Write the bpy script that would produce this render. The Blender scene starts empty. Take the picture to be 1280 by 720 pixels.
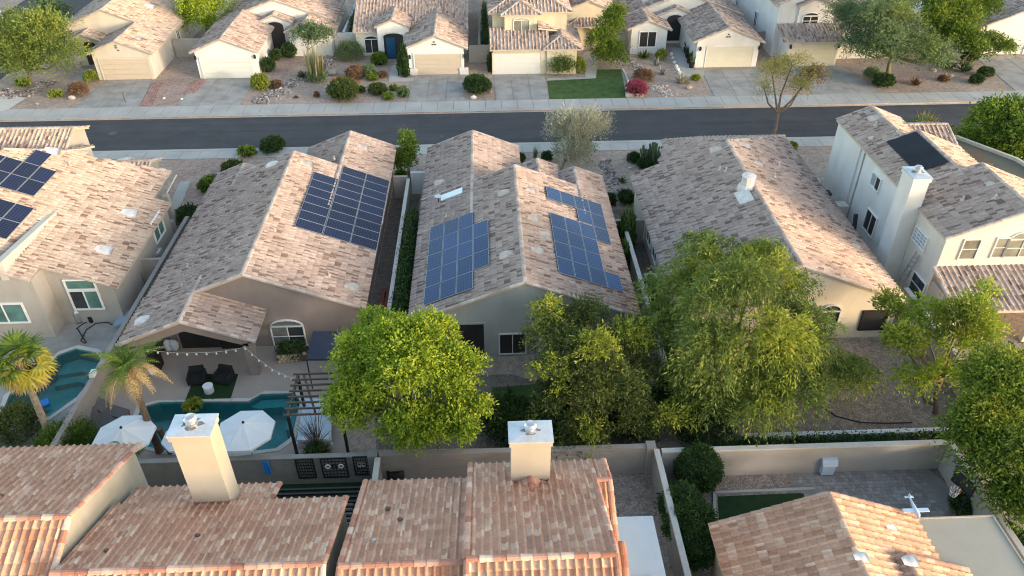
import bpy, math, random
import numpy as np
from mathutils import Vector, Matrix
random.seed(3); rng = np.random.default_rng(3)
sc = bpy.context.scene
# ---------------------------------------------------------------- camera
F_PX, YAW, PITCH, ROLL, CAM_H = 971.0, math.radians(2.0), math.radians(35.95), math.radians(.27), 29.0
_f = Vector((math.sin(YAW)*math.cos(PITCH), math.cos(YAW)*math.cos(PITCH), -math.sin(PITCH)))
_r = Vector((math.cos(YAW), -math.sin(YAW), 0)); _d = _f.cross(_r)
CR = _r*math.cos(ROLL)+_d*math.sin(ROLL); CD = -_r*math.sin(ROLL)+_d*math.cos(ROLL)
cam = bpy.data.objects.new('camera', bpy.data.cameras.new('camera')); sc.collection.objects.link(cam)
m = Matrix.Identity(4)
for i in range(3):
    m[i][0] = CR[i]; m[i][1] = -CD[i]; m[i][2] = -_f[i]
m[2][3] = CAM_H
cam.matrix_world = m
cam.data.sensor_width = 36; cam.data.lens = 36*F_PX/1280; cam.data.clip_end = 3000
sc.camera = cam
# ---------------------------------------------------------------- light
SUN = Vector((1.0, -.65, 0)).normalized(); SUN_EL = math.radians(9)
SD = Vector((SUN.x*math.cos(SUN_EL), SUN.y*math.cos(SUN_EL), math.sin(SUN_EL)))
w = bpy.data.worlds.new('World'); sc.world = w; w.use_nodes = True
nt = w.node_tree; bg = nt.nodes['Background']; sky = nt.nodes.new('ShaderNodeTexSky')
sky.sky_type = 'NISHITA'; sky.sun_disc = False; sky.sun_elevation = SUN_EL
sky.sun_rotation = math.atan2(SUN.x, SUN.y); sky.dust_density = 1.3; sky.ozone_density = .4; sky.air_density = 1.0
nt.links.new(sky.outputs[0], bg.inputs[0]); bg.inputs[1].default_value = .15
sl = bpy.data.lights.new('sun', 'SUN'); sl.energy = .55; sl.angle = math.radians(6.0); sl.color = (1, .88, .77)
so = bpy.data.objects.new('sun', sl); so.rotation_mode = 'QUATERNION'; so.rotation_quaternion = SD.to_track_quat('Z', 'Y')
so.location = (60, -40, 60); sc.collection.objects.link(so)
sc.cycles.filter_width = 1.1
sc.view_settings.view_transform = 'Standard'; sc.view_settings.look = 'None'
sc.view_settings.exposure = 2.0; sc.view_settings.gamma = 1.0
# ---------------------------------------------------------------- helpers
def ray(px, py):
    return _f + CR*((px-640)/F_PX) + CD*((py-360)/F_PX)
def G(px, py, z=0.0):
    """world point at height z that the photograph shows at (px, py)"""
    v = ray(px, py); t = (z-CAM_H)/v.z
    return Vector((v.x*t, v.y*t, z))
def PX(p):
    q = Vector(p)-Vector((0, 0, CAM_H)); d = q.dot(_f)
    return 640+F_PX*q.dot(CR)/d, 360+F_PX*q.dot(CD)/d, d
W0 = {}
def wpos(o):
    return W0.get(o.name, Vector((0, 0, 0))) if o is not None else Vector((0, 0, 0))
def tag(o, label=None, cat=None, group=None, kind=None):
    if label: o['label'] = label
    if cat: o['category'] = cat
    if group: o['group'] = group
    if kind: o['kind'] = kind
    return o
def thing(name, label, cat, loc, group=None):
    o = bpy.data.objects.new(name, None); sc.collection.objects.link(o)
    o.empty_display_size = .3
    o.location = loc; W0[o.name] = Vector(loc)
    return tag(o, label, cat, group)
def link(name, me, parent=None, loc=None):
    """object at world position loc (default: at its parent)"""
    o = bpy.data.objects.new(name, me); sc.collection.objects.link(o)
    base = wpos(parent)
    wl = Vector(loc) if loc is not None else base.copy()
    if parent is not None: o.parent = parent
    o.location = wl-base; W0[o.name] = wl
    return o
def npmesh(name, V, F, mats, mi=None, smooth=False):
    """V (n,3) array, F (m,k) int array of same-sized faces"""
    me = bpy.data.meshes.new(name)
    V = np.asarray(V, dtype=np.float32); F = np.asarray(F, dtype=np.int32)
    me.vertices.add(len(V)); me.vertices.foreach_set('co', V.ravel())
    n, k = F.shape
    me.loops.add(n*k); me.loops.foreach_set('vertex_index', F.ravel())
    me.polygons.add(n); me.polygons.foreach_set('loop_start', np.arange(0, n*k, k, dtype=np.int32))
    me.polygons.foreach_set('loop_total', np.full(n, k, dtype=np.int32))
    if smooth: me.polygons.foreach_set('use_smooth', np.ones(n, dtype=bool))
    for mt in (mats if isinstance(mats, list) else [mats]): me.materials.append(mt)
    if mi is not None: me.polygons.foreach_set('material_index', np.asarray(mi, dtype=np.int32))
    me.update(calc_edges=True)
    return me
class MB:
    def __init__(s): s.v = []; s.f = []; s.m = []; s.cur = 0
    def add(s, vs, fs):
        b = len(s.v); s.v += [tuple(v) for v in vs]; s.f += [tuple(b+i for i in f) for f in fs]; s.m += [s.cur]*len(fs); return s
    def box(s, x0, x1, y0, y1, z0, z1):
        return s.add([(x0,y0,z0),(x1,y0,z0),(x1,y1,z0),(x0,y1,z0),(x0,y0,z1),(x1,y0,z1),(x1,y1,z1),(x0,y1,z1)],
              [(3,2,1,0),(4,5,6,7),(0,1,5,4),(1,2,6,5),(2,3,7,6),(3,0,4,7)])
    def obox(s, c, U, V, N, a, b, h):
        """box centred at c, half sizes a,b,h along U,V,N"""
        c = Vector(c); U = Vector(U)*a; V = Vector(V)*b; N = Vector(N)*h
        return s.add([c-U-V-N,c+U-V-N,c+U+V-N,c-U+V-N,c-U-V+N,c+U-V+N,c+U+V+N,c-U+V+N],
              [(3,2,1,0),(4,5,6,7),(0,1,5,4),(1,2,6,5),(2,3,7,6),(3,0,4,7)])
    def beam(s, p, q, w, h):
        p = Vector(p); q = Vector(q); d = (q-p); L = d.length; d.normalize()
        u = d.cross(Vector((0,0,1)));
        if u.length < 1e-3: u = Vector((1,0,0))
        u.normalize(); n = u.cross(d)
        return s.obox((p+q)/2, d, u, n, L/2, w/2, h/2)
    def prism(s, poly, z0, z1):
        n = len(poly); g0 = z0 if callable(z0) else (lambda x, y: z0); g1 = z1 if callable(z1) else (lambda x, y: z1)
        a = sum(poly[i][0]*poly[(i+1)%n][1]-poly[(i+1)%n][0]*poly[i][1] for i in range(n))
        if a < 0: poly = poly[::-1]
        vs = [(x,y,g0(x,y)) for x,y in poly]+[(x,y,g1(x,y)) for x,y in poly]
        return s.add(vs, [tuple(range(n))[::-1], tuple(range(n,2*n))]+[(i,(i+1)%n,n+(i+1)%n,n+i) for i in range(n)])
    def extr(s, prof, axis, a, b):
        """profile [(u,z)] extruded along axis 'y' (u=x) or 'x' (u=y) from a to b"""
        n = len(prof)
        if axis == 'y': vs = [(u,a,z) for u,z in prof]+[(u,b,z) for u,z in prof]
        else: vs = [(a,u,z) for u,z in prof]+[(b,u,z) for u,z in prof]
        return s.add(vs, [tuple(range(n)), tuple(range(n,2*n))[::-1]]+[(i,n+i,n+(i+1)%n,(i+1)%n) for i in range(n)])
    def tube(s, pts, rad, seg=6, cap=True):
        pts = [Vector(p) for p in pts]; b = len(s.v); n = len(pts)
        if not hasattr(rad, '__len__'): rad = [rad]*n
        for i, p in enumerate(pts):
            d = (pts[min(i+1,n-1)]-pts[max(i-1,0)]).normalized()
            u = d.cross(Vector((.31,.17,.93)));
            if u.length < .05: u = d.cross(Vector((1,0,0)))
            u.normalize(); v = d.cross(u)
            for k in range(seg):
                t = 2*math.pi*k/seg; s.v.append(tuple(p+(u*math.cos(t)+v*math.sin(t))*rad[i]))
        for i in range(n-1):
            for k in range(seg):
                s.f.append((b+i*seg+k, b+i*seg+(k+1)%seg, b+(i+1)*seg+(k+1)%seg, b+(i+1)*seg+k)); s.m.append(s.cur)
        if cap:
            s.f.append(tuple(b+k for k in range(seg))[::-1]); s.f.append(tuple(b+(n-1)*seg+k for k in range(seg))); s.m += [s.cur]*2
        return s
    def lathe(s, c, prof, seg=12):
        b = len(s.v); n = len(prof)
        for r, z in prof:
            for k in range(seg):
                t = 2*math.pi*k/seg; s.v.append((c[0]+r*math.cos(t), c[1]+r*math.sin(t), c[2]+z))
        for i in range(n-1):
            for k in range(seg):
                s.f.append((b+i*seg+k, b+i*seg+(k+1)%seg, b+(i+1)*seg+(k+1)%seg, b+(i+1)*seg+k)); s.m.append(s.cur)
        s.f.append(tuple(b+k for k in range(seg))[::-1]); s.f.append(tuple(b+(n-1)*seg+k for k in range(seg))); s.m += [s.cur]*2
        return s
    def blob(s, c, r, seg=7, rings=5, jit=.15):
        b = len(s.v)
        prof = []
        for i in range(rings+1):
            a = math.pi*i/rings
            for k in range(seg):
                t = 2*math.pi*(k+.5*(i%2))/seg; q = 1+random.uniform(-jit, jit)
                s.v.append((c[0]+r[0]*math.sin(a)*math.cos(t)*q, c[1]+r[1]*math.sin(a)*math.sin(t)*q, c[2]-r[2]*math.cos(a)*q))
        for i in range(rings):
            for k in range(seg):
                s.f.append((b+i*seg+k, b+i*seg+(k+1)%seg, b+(i+1)*seg+(k+1)%seg, b+(i+1)*seg+k)); s.m.append(s.cur)
        return s
    def build(s, name, mats, parent=None, loc=None, smooth=False):
        base = Vector(loc) if loc is not None else wpos(parent)
        me = bpy.data.meshes.new(name)
        me.from_pydata([(x-base.x, y-base.y, z-base.z) for x, y, z in s.v], [], s.f)
        for mt in (mats if isinstance(mats, list) else [mats]): me.materials.append(mt)
        if isinstance(mats, list): me.polygons.foreach_set('material_index', s.m)
        if smooth: me.polygons.foreach_set('use_smooth', [True]*len(s.f))
        me.update()
        return link(name, me, parent, base)
def single(mb, name, mats, loc, label, cat, group=None, smooth=False):
    return tag(mb.build(name, mats, None, loc, smooth), label, cat, group)
def struct(mb, name, mats, smooth=False):
    return tag(mb.build(name, mats, None, (0,0,0), smooth), kind='structure')
# ---------------------------------------------------------------- materials
MT = {}
def newmat(name):
    mt = bpy.data.materials.new(name); mt.use_nodes = True; MT[name] = mt
    return mt, mt.node_tree, mt.node_tree.nodes['Principled BSDF']
def node(nt, t, **kw):
    n = nt.nodes.new(t)
    for k, v in kw.items():
        if k.startswith('i_'): n.inputs[k[2:].replace('_', ' ')].default_value = v
        else: setattr(n, k, v)
    return n
def ramp(nt, stops, fac, interp='LINEAR'):
    r = nt.nodes.new('ShaderNodeValToRGB'); r.color_ramp.interpolation = interp
    els = r.color_ramp.elements
    while len(els) < len(stops): els.new(.5)
    for e, (p, c) in zip(els, stops): e.position = p; e.color = (*c, 1)
    nt.links.new(fac, r.inputs[0]); return r.outputs[0]
def mixc(nt, a, b, fac, mode='MIX'):
    m_ = nt.nodes.new('ShaderNodeMix'); m_.data_type = 'RGBA'; m_.blend_type = mode
    for sock, v in ((m_.inputs[0], fac), (m_.inputs[6], a), (m_.inputs[7], b)):
        if hasattr(v, 'links'): nt.links.new(v, sock)
        elif isinstance(v, (int, float)): sock.default_value = v
        else: sock.default_value = (*v, 1)
    return m_.outputs[2]
def math_(nt, op, a, b=None, c=None):
    n = nt.nodes.new('ShaderNodeMath'); n.operation = op
    for i, v in enumerate((a, b, c)):
        if v is None: continue
        if hasattr(v, 'links'): nt.links.new(v, n.inputs[i])
        else: n.inputs[i].default_value = v
    return n.outputs[0]
def wposn(nt): return nt.nodes.new('ShaderNodeNewGeometry').outputs['Position']
def noise(nt, scale, detail=4, vec=None, rough=.55):
    n = node(nt, 'ShaderNodeTexNoise'); n.inputs['Scale'].default_value = scale; n.inputs['Detail'].default_value = detail
    n.inputs['Roughness'].default_value = rough
    nt.links.new(vec if vec is not None else wposn(nt), n.inputs['Vector']); return n.outputs['Fac']
def bump(nt, b, h, strength=.3, dist=.02):
    n = nt.nodes.new('ShaderNodeBump'); n.inputs['Strength'].default_value = strength; n.inputs['Distance'].default_value = dist
    nt.links.new(h, n.inputs['Height']); nt.links.new(n.outputs[0], b.inputs['Normal'])
def mat(name, col, rough=.85, var=.12, scale=1.5, fine=12, bstr=.25, metal=0, spec=.3):
    mt, nt, b = newmat(name)
    n1 = noise(nt, scale, 5); n2 = noise(nt, fine, 3)
    lo = tuple(c*(1-var) for c in col); hi = tuple(min(1, c*(1+var)) for c in col)
    c1 = ramp(nt, [(.3, lo), (.7, hi)], n1)
    c2 = mixc(nt, c1, ramp(nt, [(.3, (1-var*.7,)*3), (.7, (1,)*3)], n2), 1.0, 'MULTIPLY')
    nt.links.new(c2, b.inputs['Base Color']); b.inputs['Roughness'].default_value = rough
    b.inputs['Metallic'].default_value = metal; b.inputs['Specular IOR Level'].default_value = spec
    if bstr: bump(nt, b, n2, bstr)
    return mt
def stucco(name, col):
    mt, nt, b = newmat(name)
    mp = nt.nodes.new('ShaderNodeMapping'); mp.inputs['Scale'].default_value = (1.3, 1.3, .3); nt.links.new(wposn(nt), mp.inputs[0])
    n1 = noise(nt, 1.0, 5, mp.outputs[0]); n2 = noise(nt, 25, 3); n3 = noise(nt, .6, 4)
    c = ramp(nt, [(.32, tuple(k*.93 for k in col)), (.52, col), (.8, tuple(min(1, k*1.04) for k in col))], n1)
    c = mixc(nt, c, ramp(nt, [(.3, (.90,.89,.87)), (.65, (1,1,1))], n3), 1.0, 'MULTIPLY')
    nt.links.new(c, b.inputs['Base Color']); b.inputs['Roughness'].default_value = .93; b.inputs['Specular IOR Level'].default_value = .12
    bump(nt, b, n2, .25); return mt
def tilemat(name, stops, dirt=.16):
    mt, nt, b = newmat(name)
    g = nt.nodes.new('ShaderNodeNewGeometry'); oi = nt.nodes.new('ShaderNodeObjectInfo')
    r = math_(nt, 'FRACT', math_(nt, 'ADD', g.outputs['Random Per Island'], oi.outputs['Random']))
    c = ramp(nt, stops, r)
    n1 = noise(nt, .8, 4); n2 = noise(nt, 9, 4)
    c = mixc(nt, c, ramp(nt, [(.35, (1-dirt,)*3), (.65, (1.0,)*3)], n1), 1.0, 'MULTIPLY')
    c = mixc(nt, c, ramp(nt, [(.3, (.86,)*3), (.7, (1.08,)*3)], n2), 1.0, 'MULTIPLY')
    nt.links.new(c, b.inputs['Base Color']); b.inputs['Roughness'].default_value = .85; b.inputs['Specular IOR Level'].default_value = .2
    bump(nt, b, n2, .3)
    return mt
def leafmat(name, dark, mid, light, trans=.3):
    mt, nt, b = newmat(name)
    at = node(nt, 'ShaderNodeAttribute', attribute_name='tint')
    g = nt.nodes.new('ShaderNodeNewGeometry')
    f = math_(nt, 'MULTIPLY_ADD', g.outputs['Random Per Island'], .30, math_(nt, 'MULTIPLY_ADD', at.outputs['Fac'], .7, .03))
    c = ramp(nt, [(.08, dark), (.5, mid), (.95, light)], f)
    nt.links.new(c, b.inputs['Base Color']); b.inputs['Roughness'].default_value = .65; b.inputs['Specular IOR Level'].default_value = .25
    tr = nt.nodes.new('ShaderNodeBsdfTranslucent'); nt.links.new(c, tr.inputs[0])
    ms = nt.nodes.new('ShaderNodeMixShader'); ms.inputs[0].default_value = trans
    nt.links.new(b.outputs[0], ms.inputs[1]); nt.links.new(tr.outputs[0], ms.inputs[2])
    nt.links.new(ms.outputs[0], nt.nodes['Material Output'].inputs[0])
    return mt
def gravel(name, stops, big=(.85, 1.1), sc_=22, bs=.35):
    mt, nt, b = newmat(name)
    v = node(nt, 'ShaderNodeTexVoronoi'); v.inputs['Scale'].default_value = sc_; nt.links.new(wposn(nt), v.inputs['Vector'])
    sep = nt.nodes.new('ShaderNodeSeparateColor'); nt.links.new(v.outputs['Color'], sep.inputs[0])
    c = ramp(nt, stops, sep.outputs[0])
    c = mixc(nt, c, ramp(nt, [(.3, (big[0],)*3), (.7, (big[1],)*3)], noise(nt, .5, 6)), 1.0, 'MULTIPLY')
    c = mixc(nt, c, ramp(nt, [(.35, (.75, .72, .68)), (.6, (1.0,)*3)], noise(nt, 2.7, 6)), 1.0, 'MULTIPLY')
    nt.links.new(c, b.inputs['Base Color']); b.inputs['Roughness'].default_value = .95; b.inputs['Specular IOR Level'].default_value = .1
    bump(nt, b, v.outputs['Distance'], bs, .04)
    return mt
def solarmat(name, cell, line, nx, ny, buss=0, rough=.12):
    """panel face: object coordinates run -.5..+.5 along the panel's two sides after scaling by its UV-like generated box"""
    mt, nt, b = newmat(name)
    tc = nt.nodes.new('ShaderNodeTexCoord'); sp = nt.nodes.new('ShaderNodeSeparateXYZ'); nt.links.new(tc.outputs['Generated'], sp.inputs[0])
    def grid(o, n, wd):
        fr = math_(nt, 'FRACT', math_(nt, 'MULTIPLY', o, n)); a = math_(nt, 'ABSOLUTE', math_(nt, 'SUBTRACT', fr, .5))
        return math_(nt, 'GREATER_THAN', a, .5-wd)
    gx = grid(sp.outputs[0], nx, .05); gy = grid(sp.outputs[1], ny, .05)
    gsum = math_(nt, 'MAXIMUM', gx, gy)
    if buss: gsum = math_(nt, 'MAXIMUM', gsum, math_(nt, 'MULTIPLY', grid(sp.outputs[0], nx*buss, .08), .5))
    n1 = noise(nt, 1.2, 3)
    oi = nt.nodes.new('ShaderNodeObjectInfo')
    cc = mixc(nt, tuple(c*.75 for c in cell), tuple(c*1.3 for c in cell), oi.outputs['Random'])
    c = mixc(nt, cc, line, gsum)
    c = mixc(nt, c, (.10, .10, .10), math_(nt, 'MULTIPLY', n1, .16))
    nt.links.new(c, b.inputs['Base Color']); b.inputs['Roughness'].default_value = rough; b.inputs['Specular IOR Level'].default_value = .10
    return mt
# colours
TILE_MID = tilemat('tile_taupe', [(0, (.20,.14,.12)), (.10, (.25,.18,.155)), (.16, (.38,.29,.255)), (.45, (.43,.335,.295)), (.8, (.48,.38,.335)), (1, (.52,.425,.375))])
TILE_BEIGE = tilemat('tile_beige', [(0, (.22,.14,.11)), (.09, (.29,.195,.155)), (.15, (.44,.335,.27)), (.5, (.50,.395,.325)), (.85, (.55,.445,.375)), (1, (.60,.50,.425))])
TILE_FAR = tilemat('tile_far', [(0, (.22,.15,.13)), (.15, (.30,.22,.19)), (.3, (.39,.30,.26)), (.7, (.46,.365,.32)), (1, (.55,.455,.40))])
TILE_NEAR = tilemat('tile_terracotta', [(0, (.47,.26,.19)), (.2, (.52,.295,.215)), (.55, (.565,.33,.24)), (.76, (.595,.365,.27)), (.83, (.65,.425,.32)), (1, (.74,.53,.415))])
TILE_SUNLIT = tilemat('tile_sunlit', [(0, (.40,.19,.13)), (.3, (.48,.26,.18)), (.7, (.54,.32,.23)), (1, (.62,.43,.33))])  # terracotta with warm sunlight put into the colour, for the sun-facing slopes
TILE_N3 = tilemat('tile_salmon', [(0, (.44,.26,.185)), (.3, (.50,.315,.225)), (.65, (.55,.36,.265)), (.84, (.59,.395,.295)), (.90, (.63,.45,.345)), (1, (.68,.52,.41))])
CAPT = tilemat('ridge_tile_pale', [(0, (.40,.31,.265)), (.5, (.52,.42,.37)), (1, (.62,.53,.47))]); CAPN = tilemat('ridge_tile_red', [(0, (.38,.17,.12)), (.4, (.50,.26,.19)), (.8, (.60,.38,.29)), (1, (.72,.55,.44))])
UNDER = mat('roof_underlay', (.26,.20,.175)); UNDER_N = mat('roof_underlay_red', (.34,.21,.16))
CREAM = stucco('stucco_cream', (.61,.56,.48)); WHITE = stucco('stucco_white', (.74,.73,.71)); TAN = stucco('stucco_tan', (.52,.465,.395))
TAUPE = stucco('stucco_taupe', (.30,.245,.22)); BLUEGREY = stucco('stucco_greyblue', (.40,.42,.41)); YELLOW = stucco('stucco_yellow', (.64,.57,.43))
GREIGE = stucco('stucco_greige', (.42,.385,.345)); COOLW = stucco('stucco_coolwhite', (.69,.685,.675)); COOLW_LIT = stucco('stucco_coolwhite_sunlit', (.68,.64,.58)); CHIM = stucco('stucco_chimney', (.43,.39,.33))  # the warmer white is the cool white with sunlight put into its colour
BLOCK = mat('block_wall', (.27,.26,.24), .95, .12, 1.2, 20, .3); BLOCKT = mat('block_wall_tan', (.44,.40,.36), .95, .08, 1.0, 20, .2)
BLOCKM = mat('block_wall_brown', (.315,.28,.255), .95, .1, 1.0, 20, .2); CAPS = mat('wall_coping', (.55,.52,.47), .9, .08)
CONC = mat('concrete', (.42,.41,.385), .9, .12, .45, 8, .15); CONCD = mat('concrete_drive', (.355,.345,.325), .9, .16, .35, 8, .15)
CONCW = mat('pool_coping', (.55,.52,.47), .85, .06); DECK = mat('deck_tan', (.40,.335,.285), .85, .07, .5, 10, .1)
ASPH = mat('asphalt', (.066,.066,.072), .85, .14, .6, 40, .15); WINF = mat('window_frame_white', (.80,.80,.78), .5, .02, bstr=0)
FASC = mat('fascia', (.52,.45,.38), .7, .06); BROWN = mat('brown_wood', (.14,.10,.075)); BLACK = mat('black_metal', (.02,.02,.022), .5, .1, bstr=0)
METALW = mat('white_metal', (.78,.79,.80), .4, .03, bstr=0); ALU = mat('aluminium', (.6,.6,.6), .35, .03, bstr=0, metal=.8)
DOORT = mat('garage_door_tan', (.56,.47,.37), .6, .03, bstr=0); DOORW = mat('garage_door_white', (.70,.69,.64), .6, .02, bstr=0); DOORC = mat('garage_door_cream', (.58,.57,.48), .6, .03, bstr=0)
NAVY = mat('door_blue', (.015,.075,.16), .5, .05, bstr=0); VENT = mat('vent_pale', (.52,.45,.40), .8, .18, 4); VENTW = mat('vent_white', (.66,.63,.60), .8, .14, 4)
FABW = mat('fabric_white', (.66,.69,.72), .8, .02, bstr=0); FABG = mat('fabric_grey', (.12,.115,.115), .9, .1); FABB = mat('fabric_black', (.02,.022,.022), .9, .1)
FABL = mat('cover_lightblue', (.50,.60,.70), .7, .06); NAVYF = mat('fabric_navy', (.045,.05,.075), .8, .08); BLUE = mat('fabric_blue', (.03,.22,.62), .7, .08)
TURF = mat('artificial_turf', (.018,.045,.014), .95, .2, 3, 40, .3); LAWN = mat('lawn_grass', (.065,.115,.03), .95, .3, 1.2, 30, .4)
GRAV = gravel('gravel_tan', [(0,(.33,.25,.205)),(.5,(.42,.335,.28)),(1,(.52,.43,.37))]); GRAVP = gravel('gravel_pink', [(0,(.30,.21,.18)),(.5,(.40,.295,.255)),(1,(.50,.40,.35))])
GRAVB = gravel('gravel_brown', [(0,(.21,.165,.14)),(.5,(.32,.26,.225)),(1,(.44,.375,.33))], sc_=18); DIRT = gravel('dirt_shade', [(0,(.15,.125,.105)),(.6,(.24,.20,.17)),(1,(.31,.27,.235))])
RUST = gravel('mulch_rust', [(0,(.36,.16,.09)),(.6,(.48,.24,.14)),(1,(.52,.30,.2))]); ROCK = tilemat('river_rock', [(0,(.12,.10,.10)),(.4,(.26,.22,.21)),(.7,(.38,.33,.31)),(1,(.56,.52,.50))])
BOULD = mat('boulder', (.40,.34,.30), .95, .25, 3, 12, .6); BOULDW = mat('boulder_white', (.68,.66,.64), .95, .12, 3, 12, .6); BRICKR = tilemat('brick_red', [(0,(.32,.19,.165)),(.6,(.40,.25,.22)),(1,(.46,.31,.27))])
PAVER = tilemat('paver', [(0,(.27,.24,.225)),(.5,(.33,.295,.28)),(1,(.40,.36,.34))]); STONEY = mat('ledge_stone', (.52,.43,.27), .9, .25, 4, 14, .5)
BARK = mat('bark', (.16,.115,.085), .95, .25, 5, 20, .6); BARKG = mat('bark_green', (.20,.20,.11), .9, .2, 5, 20, .4); BARKP = mat('bark_palm', (.42,.34,.26), .95, .3, 6, 18, .7)
SKYL = mat('skylight_glass', (.68,.78,.78), .15, .03, bstr=0, spec=.6)
PATIOC = mat('patio_cover_bluegrey', (.46,.53,.60), .6, .03, bstr=0); FLATR = mat('flat_roof_sand', (.43,.385,.31), .9, .08, .5, 12, .1); OLIVE = mat('roof_olive', (.125,.125,.095), .9, .08, .6, 10, .1)  # olive: even dark tone of the flat roof at the right
LID = mat('spa_cover_blue', (.30,.40,.52), .6, .05); ORANGE = mat('flower_orange', (.55,.13,.03)); REDB = mat('bench_red', (.30,.08,.06))
MET_CAP = mat('galvanised', (.60,.64,.68), .35, .12, 2, 10, .1, metal=.35)
def glassmat(name, col, rough=.08):
    mt, nt, b = newmat(name); n1 = noise(nt, .9, 3)
    nt.links.new(ramp(nt, [(.3, tuple(c*.6 for c in col)), (.7, tuple(c*1.4 for c in col))], n1), b.inputs['Base Color'])
    b.inputs['Roughness'].default_value = rough; b.inputs['Specular IOR Level'].default_value = .6; return mt
GLASS = glassmat('glass_dark', (.035,.04,.045)); GLASST = glassmat('glass_teal', (.10,.20,.18)); GLASSG = glassmat('glass_screen', (.20,.20,.17), .5); GLASSB = glassmat('glass_pale', (.34,.42,.46), .3)
GLASSK = glassmat('screen_black', (.02,.02,.022), .4)
def watermat():
    mt, nt, b = newmat('pool_water')
    nt.nodes.remove(b)
    tr = nt.nodes.new('ShaderNodeBsdfTransparent'); tr.inputs[0].default_value = (.55,.86,.89,1)
    gl = nt.nodes.new('ShaderNodeBsdfGlossy'); gl.inputs['Roughness'].default_value = .04
    fr = nt.nodes.new('ShaderNodeFresnel'); fr.inputs[0].default_value = 1.33
    bp = nt.nodes.new('ShaderNodeBump'); bp.inputs['Strength'].default_value = .25; bp.inputs['Distance'].default_value = .03
    nt.links.new(noise(nt, 2.5, 3), bp.inputs['Height']); nt.links.new(bp.outputs[0], gl.inputs['Normal']); nt.links.new(bp.outputs[0], fr.inputs['Normal'])
    ms = nt.nodes.new('ShaderNodeMixShader'); nt.links.new(fr.outputs[0], ms.inputs[0]); nt.links.new(tr.outputs[0], ms.inputs[1]); nt.links.new(gl.outputs[0], ms.inputs[2])
    nt.links.new(ms.outputs[0], nt.nodes['Material Output'].inputs[0]); return mt
WATER = watermat(); PLAST = mat('pool_plaster', (.13,.39,.37), .7, .12); 
SOL_N = solarmat('solar_navy', (.010,.018,.055), (.06,.075,.12), 10, 6, 0, .2); SOL_B = solarmat('solar_blue', (.012,.045,.14), (.10,.15,.24), 6, 10, 3, .2); SOL_K = solarmat('solar_black', (.012,.014,.02), (.013,.015,.021), 6, 10, 0, .35)
FRAMEA = mat('panel_frame', (.30,.32,.35), .5, .03, bstr=0, metal=.2); FRAMEK = mat('panel_frame_black', (.016,.018,.022), .5, .03, bstr=0)
# foliage
L_LIME = leafmat('leaf_lime', (.10,.17,.015), (.25,.35,.03), (.46,.52,.06), .35)
L_OLIVE = leafmat('leaf_olive', (.028,.05,.015), (.075,.11,.028), (.20,.22,.05), .3)
L_MESQ = leafmat('leaf_mesquite', (.055,.10,.025), (.155,.215,.045), (.36,.41,.09), .3)
L_GREEN = leafmat('leaf_green', (.03,.065,.010), (.11,.18,.022), (.28,.35,.04), .3)
L_DEEP = leafmat('leaf_deep', (.012,.035,.010), (.035,.075,.02), (.085,.14,.035), .15)
L_GREY = leafmat('leaf_greygreen', (.045,.08,.035), (.12,.18,.08), (.23,.31,.14), .25)
L_PALO = leafmat('leaf_paloverde', (.12,.13,.03), (.26,.25,.07), (.42,.38,.12), .3)
L_YG = leafmat('leaf_yellowgreen', (.10,.13,.015), (.24,.29,.035), (.40,.42,.06), .3)
L_PALE = leafmat('leaf_pale', (.20,.20,.14), (.40,.39,.28), (.60,.58,.44), .3)
L_RED = leafmat('flower_magenta', (.14,.03,.03), (.32,.05,.08), (.50,.11,.15), .3)
L_BRONZE = leafmat('leaf_bronze', (.08,.05,.025), (.19,.11,.06), (.32,.19,.12), .2)
L_BLUE = leafmat('leaf_blueagave', (.16,.20,.18), (.32,.36,.32), (.50,.52,.46), .1)
L_DRY = leafmat('leaf_dry', (.22,.15,.07), (.42,.30,.14), (.60,.46,.22), .2)
L_PALMY = leafmat('palm_yellow', (.20,.17,.02), (.45,.38,.04), (.65,.55,.12), .25)
CACT = mat('cactus_skin', (.085,.125,.065), .8, .15)
CORE = mat('foliage_core', (.02,.035,.012), .95, .2)

nt_ = ASPH.node_tree; b_n = nt_.nodes['Principled BSDF']; src = b_n.inputs['Base Color'].links[0].from_socket
mp_ = nt_.nodes.new('ShaderNodeMapping'); mp_.inputs['Scale'].default_value = (.05, 1.4, 1); nt_.links.new(wposn(nt_), mp_.inputs[0])
nt_.links.new(mixc(nt_, src, ramp(nt_, [(.3, (.80,.80,.80)), (.7, (1.12,1.11,1.08))], noise(nt_, 1.0, 6, mp_.outputs[0])), 1.0, 'MULTIPLY'), b_n.inputs['Base Color'])
nt_ = CONCD.node_tree; b_n = nt_.nodes['Principled BSDF']; src = b_n.inputs['Base Color'].links[0].from_socket
nt_.links.new(mixc(nt_, src, ramp(nt_, [(.36, (.80,.79,.78)), (.55, (1,1,1))], noise(nt_, .9, 7)), 1.0, 'MULTIPLY'), b_n.inputs['Base Color'])
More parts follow.
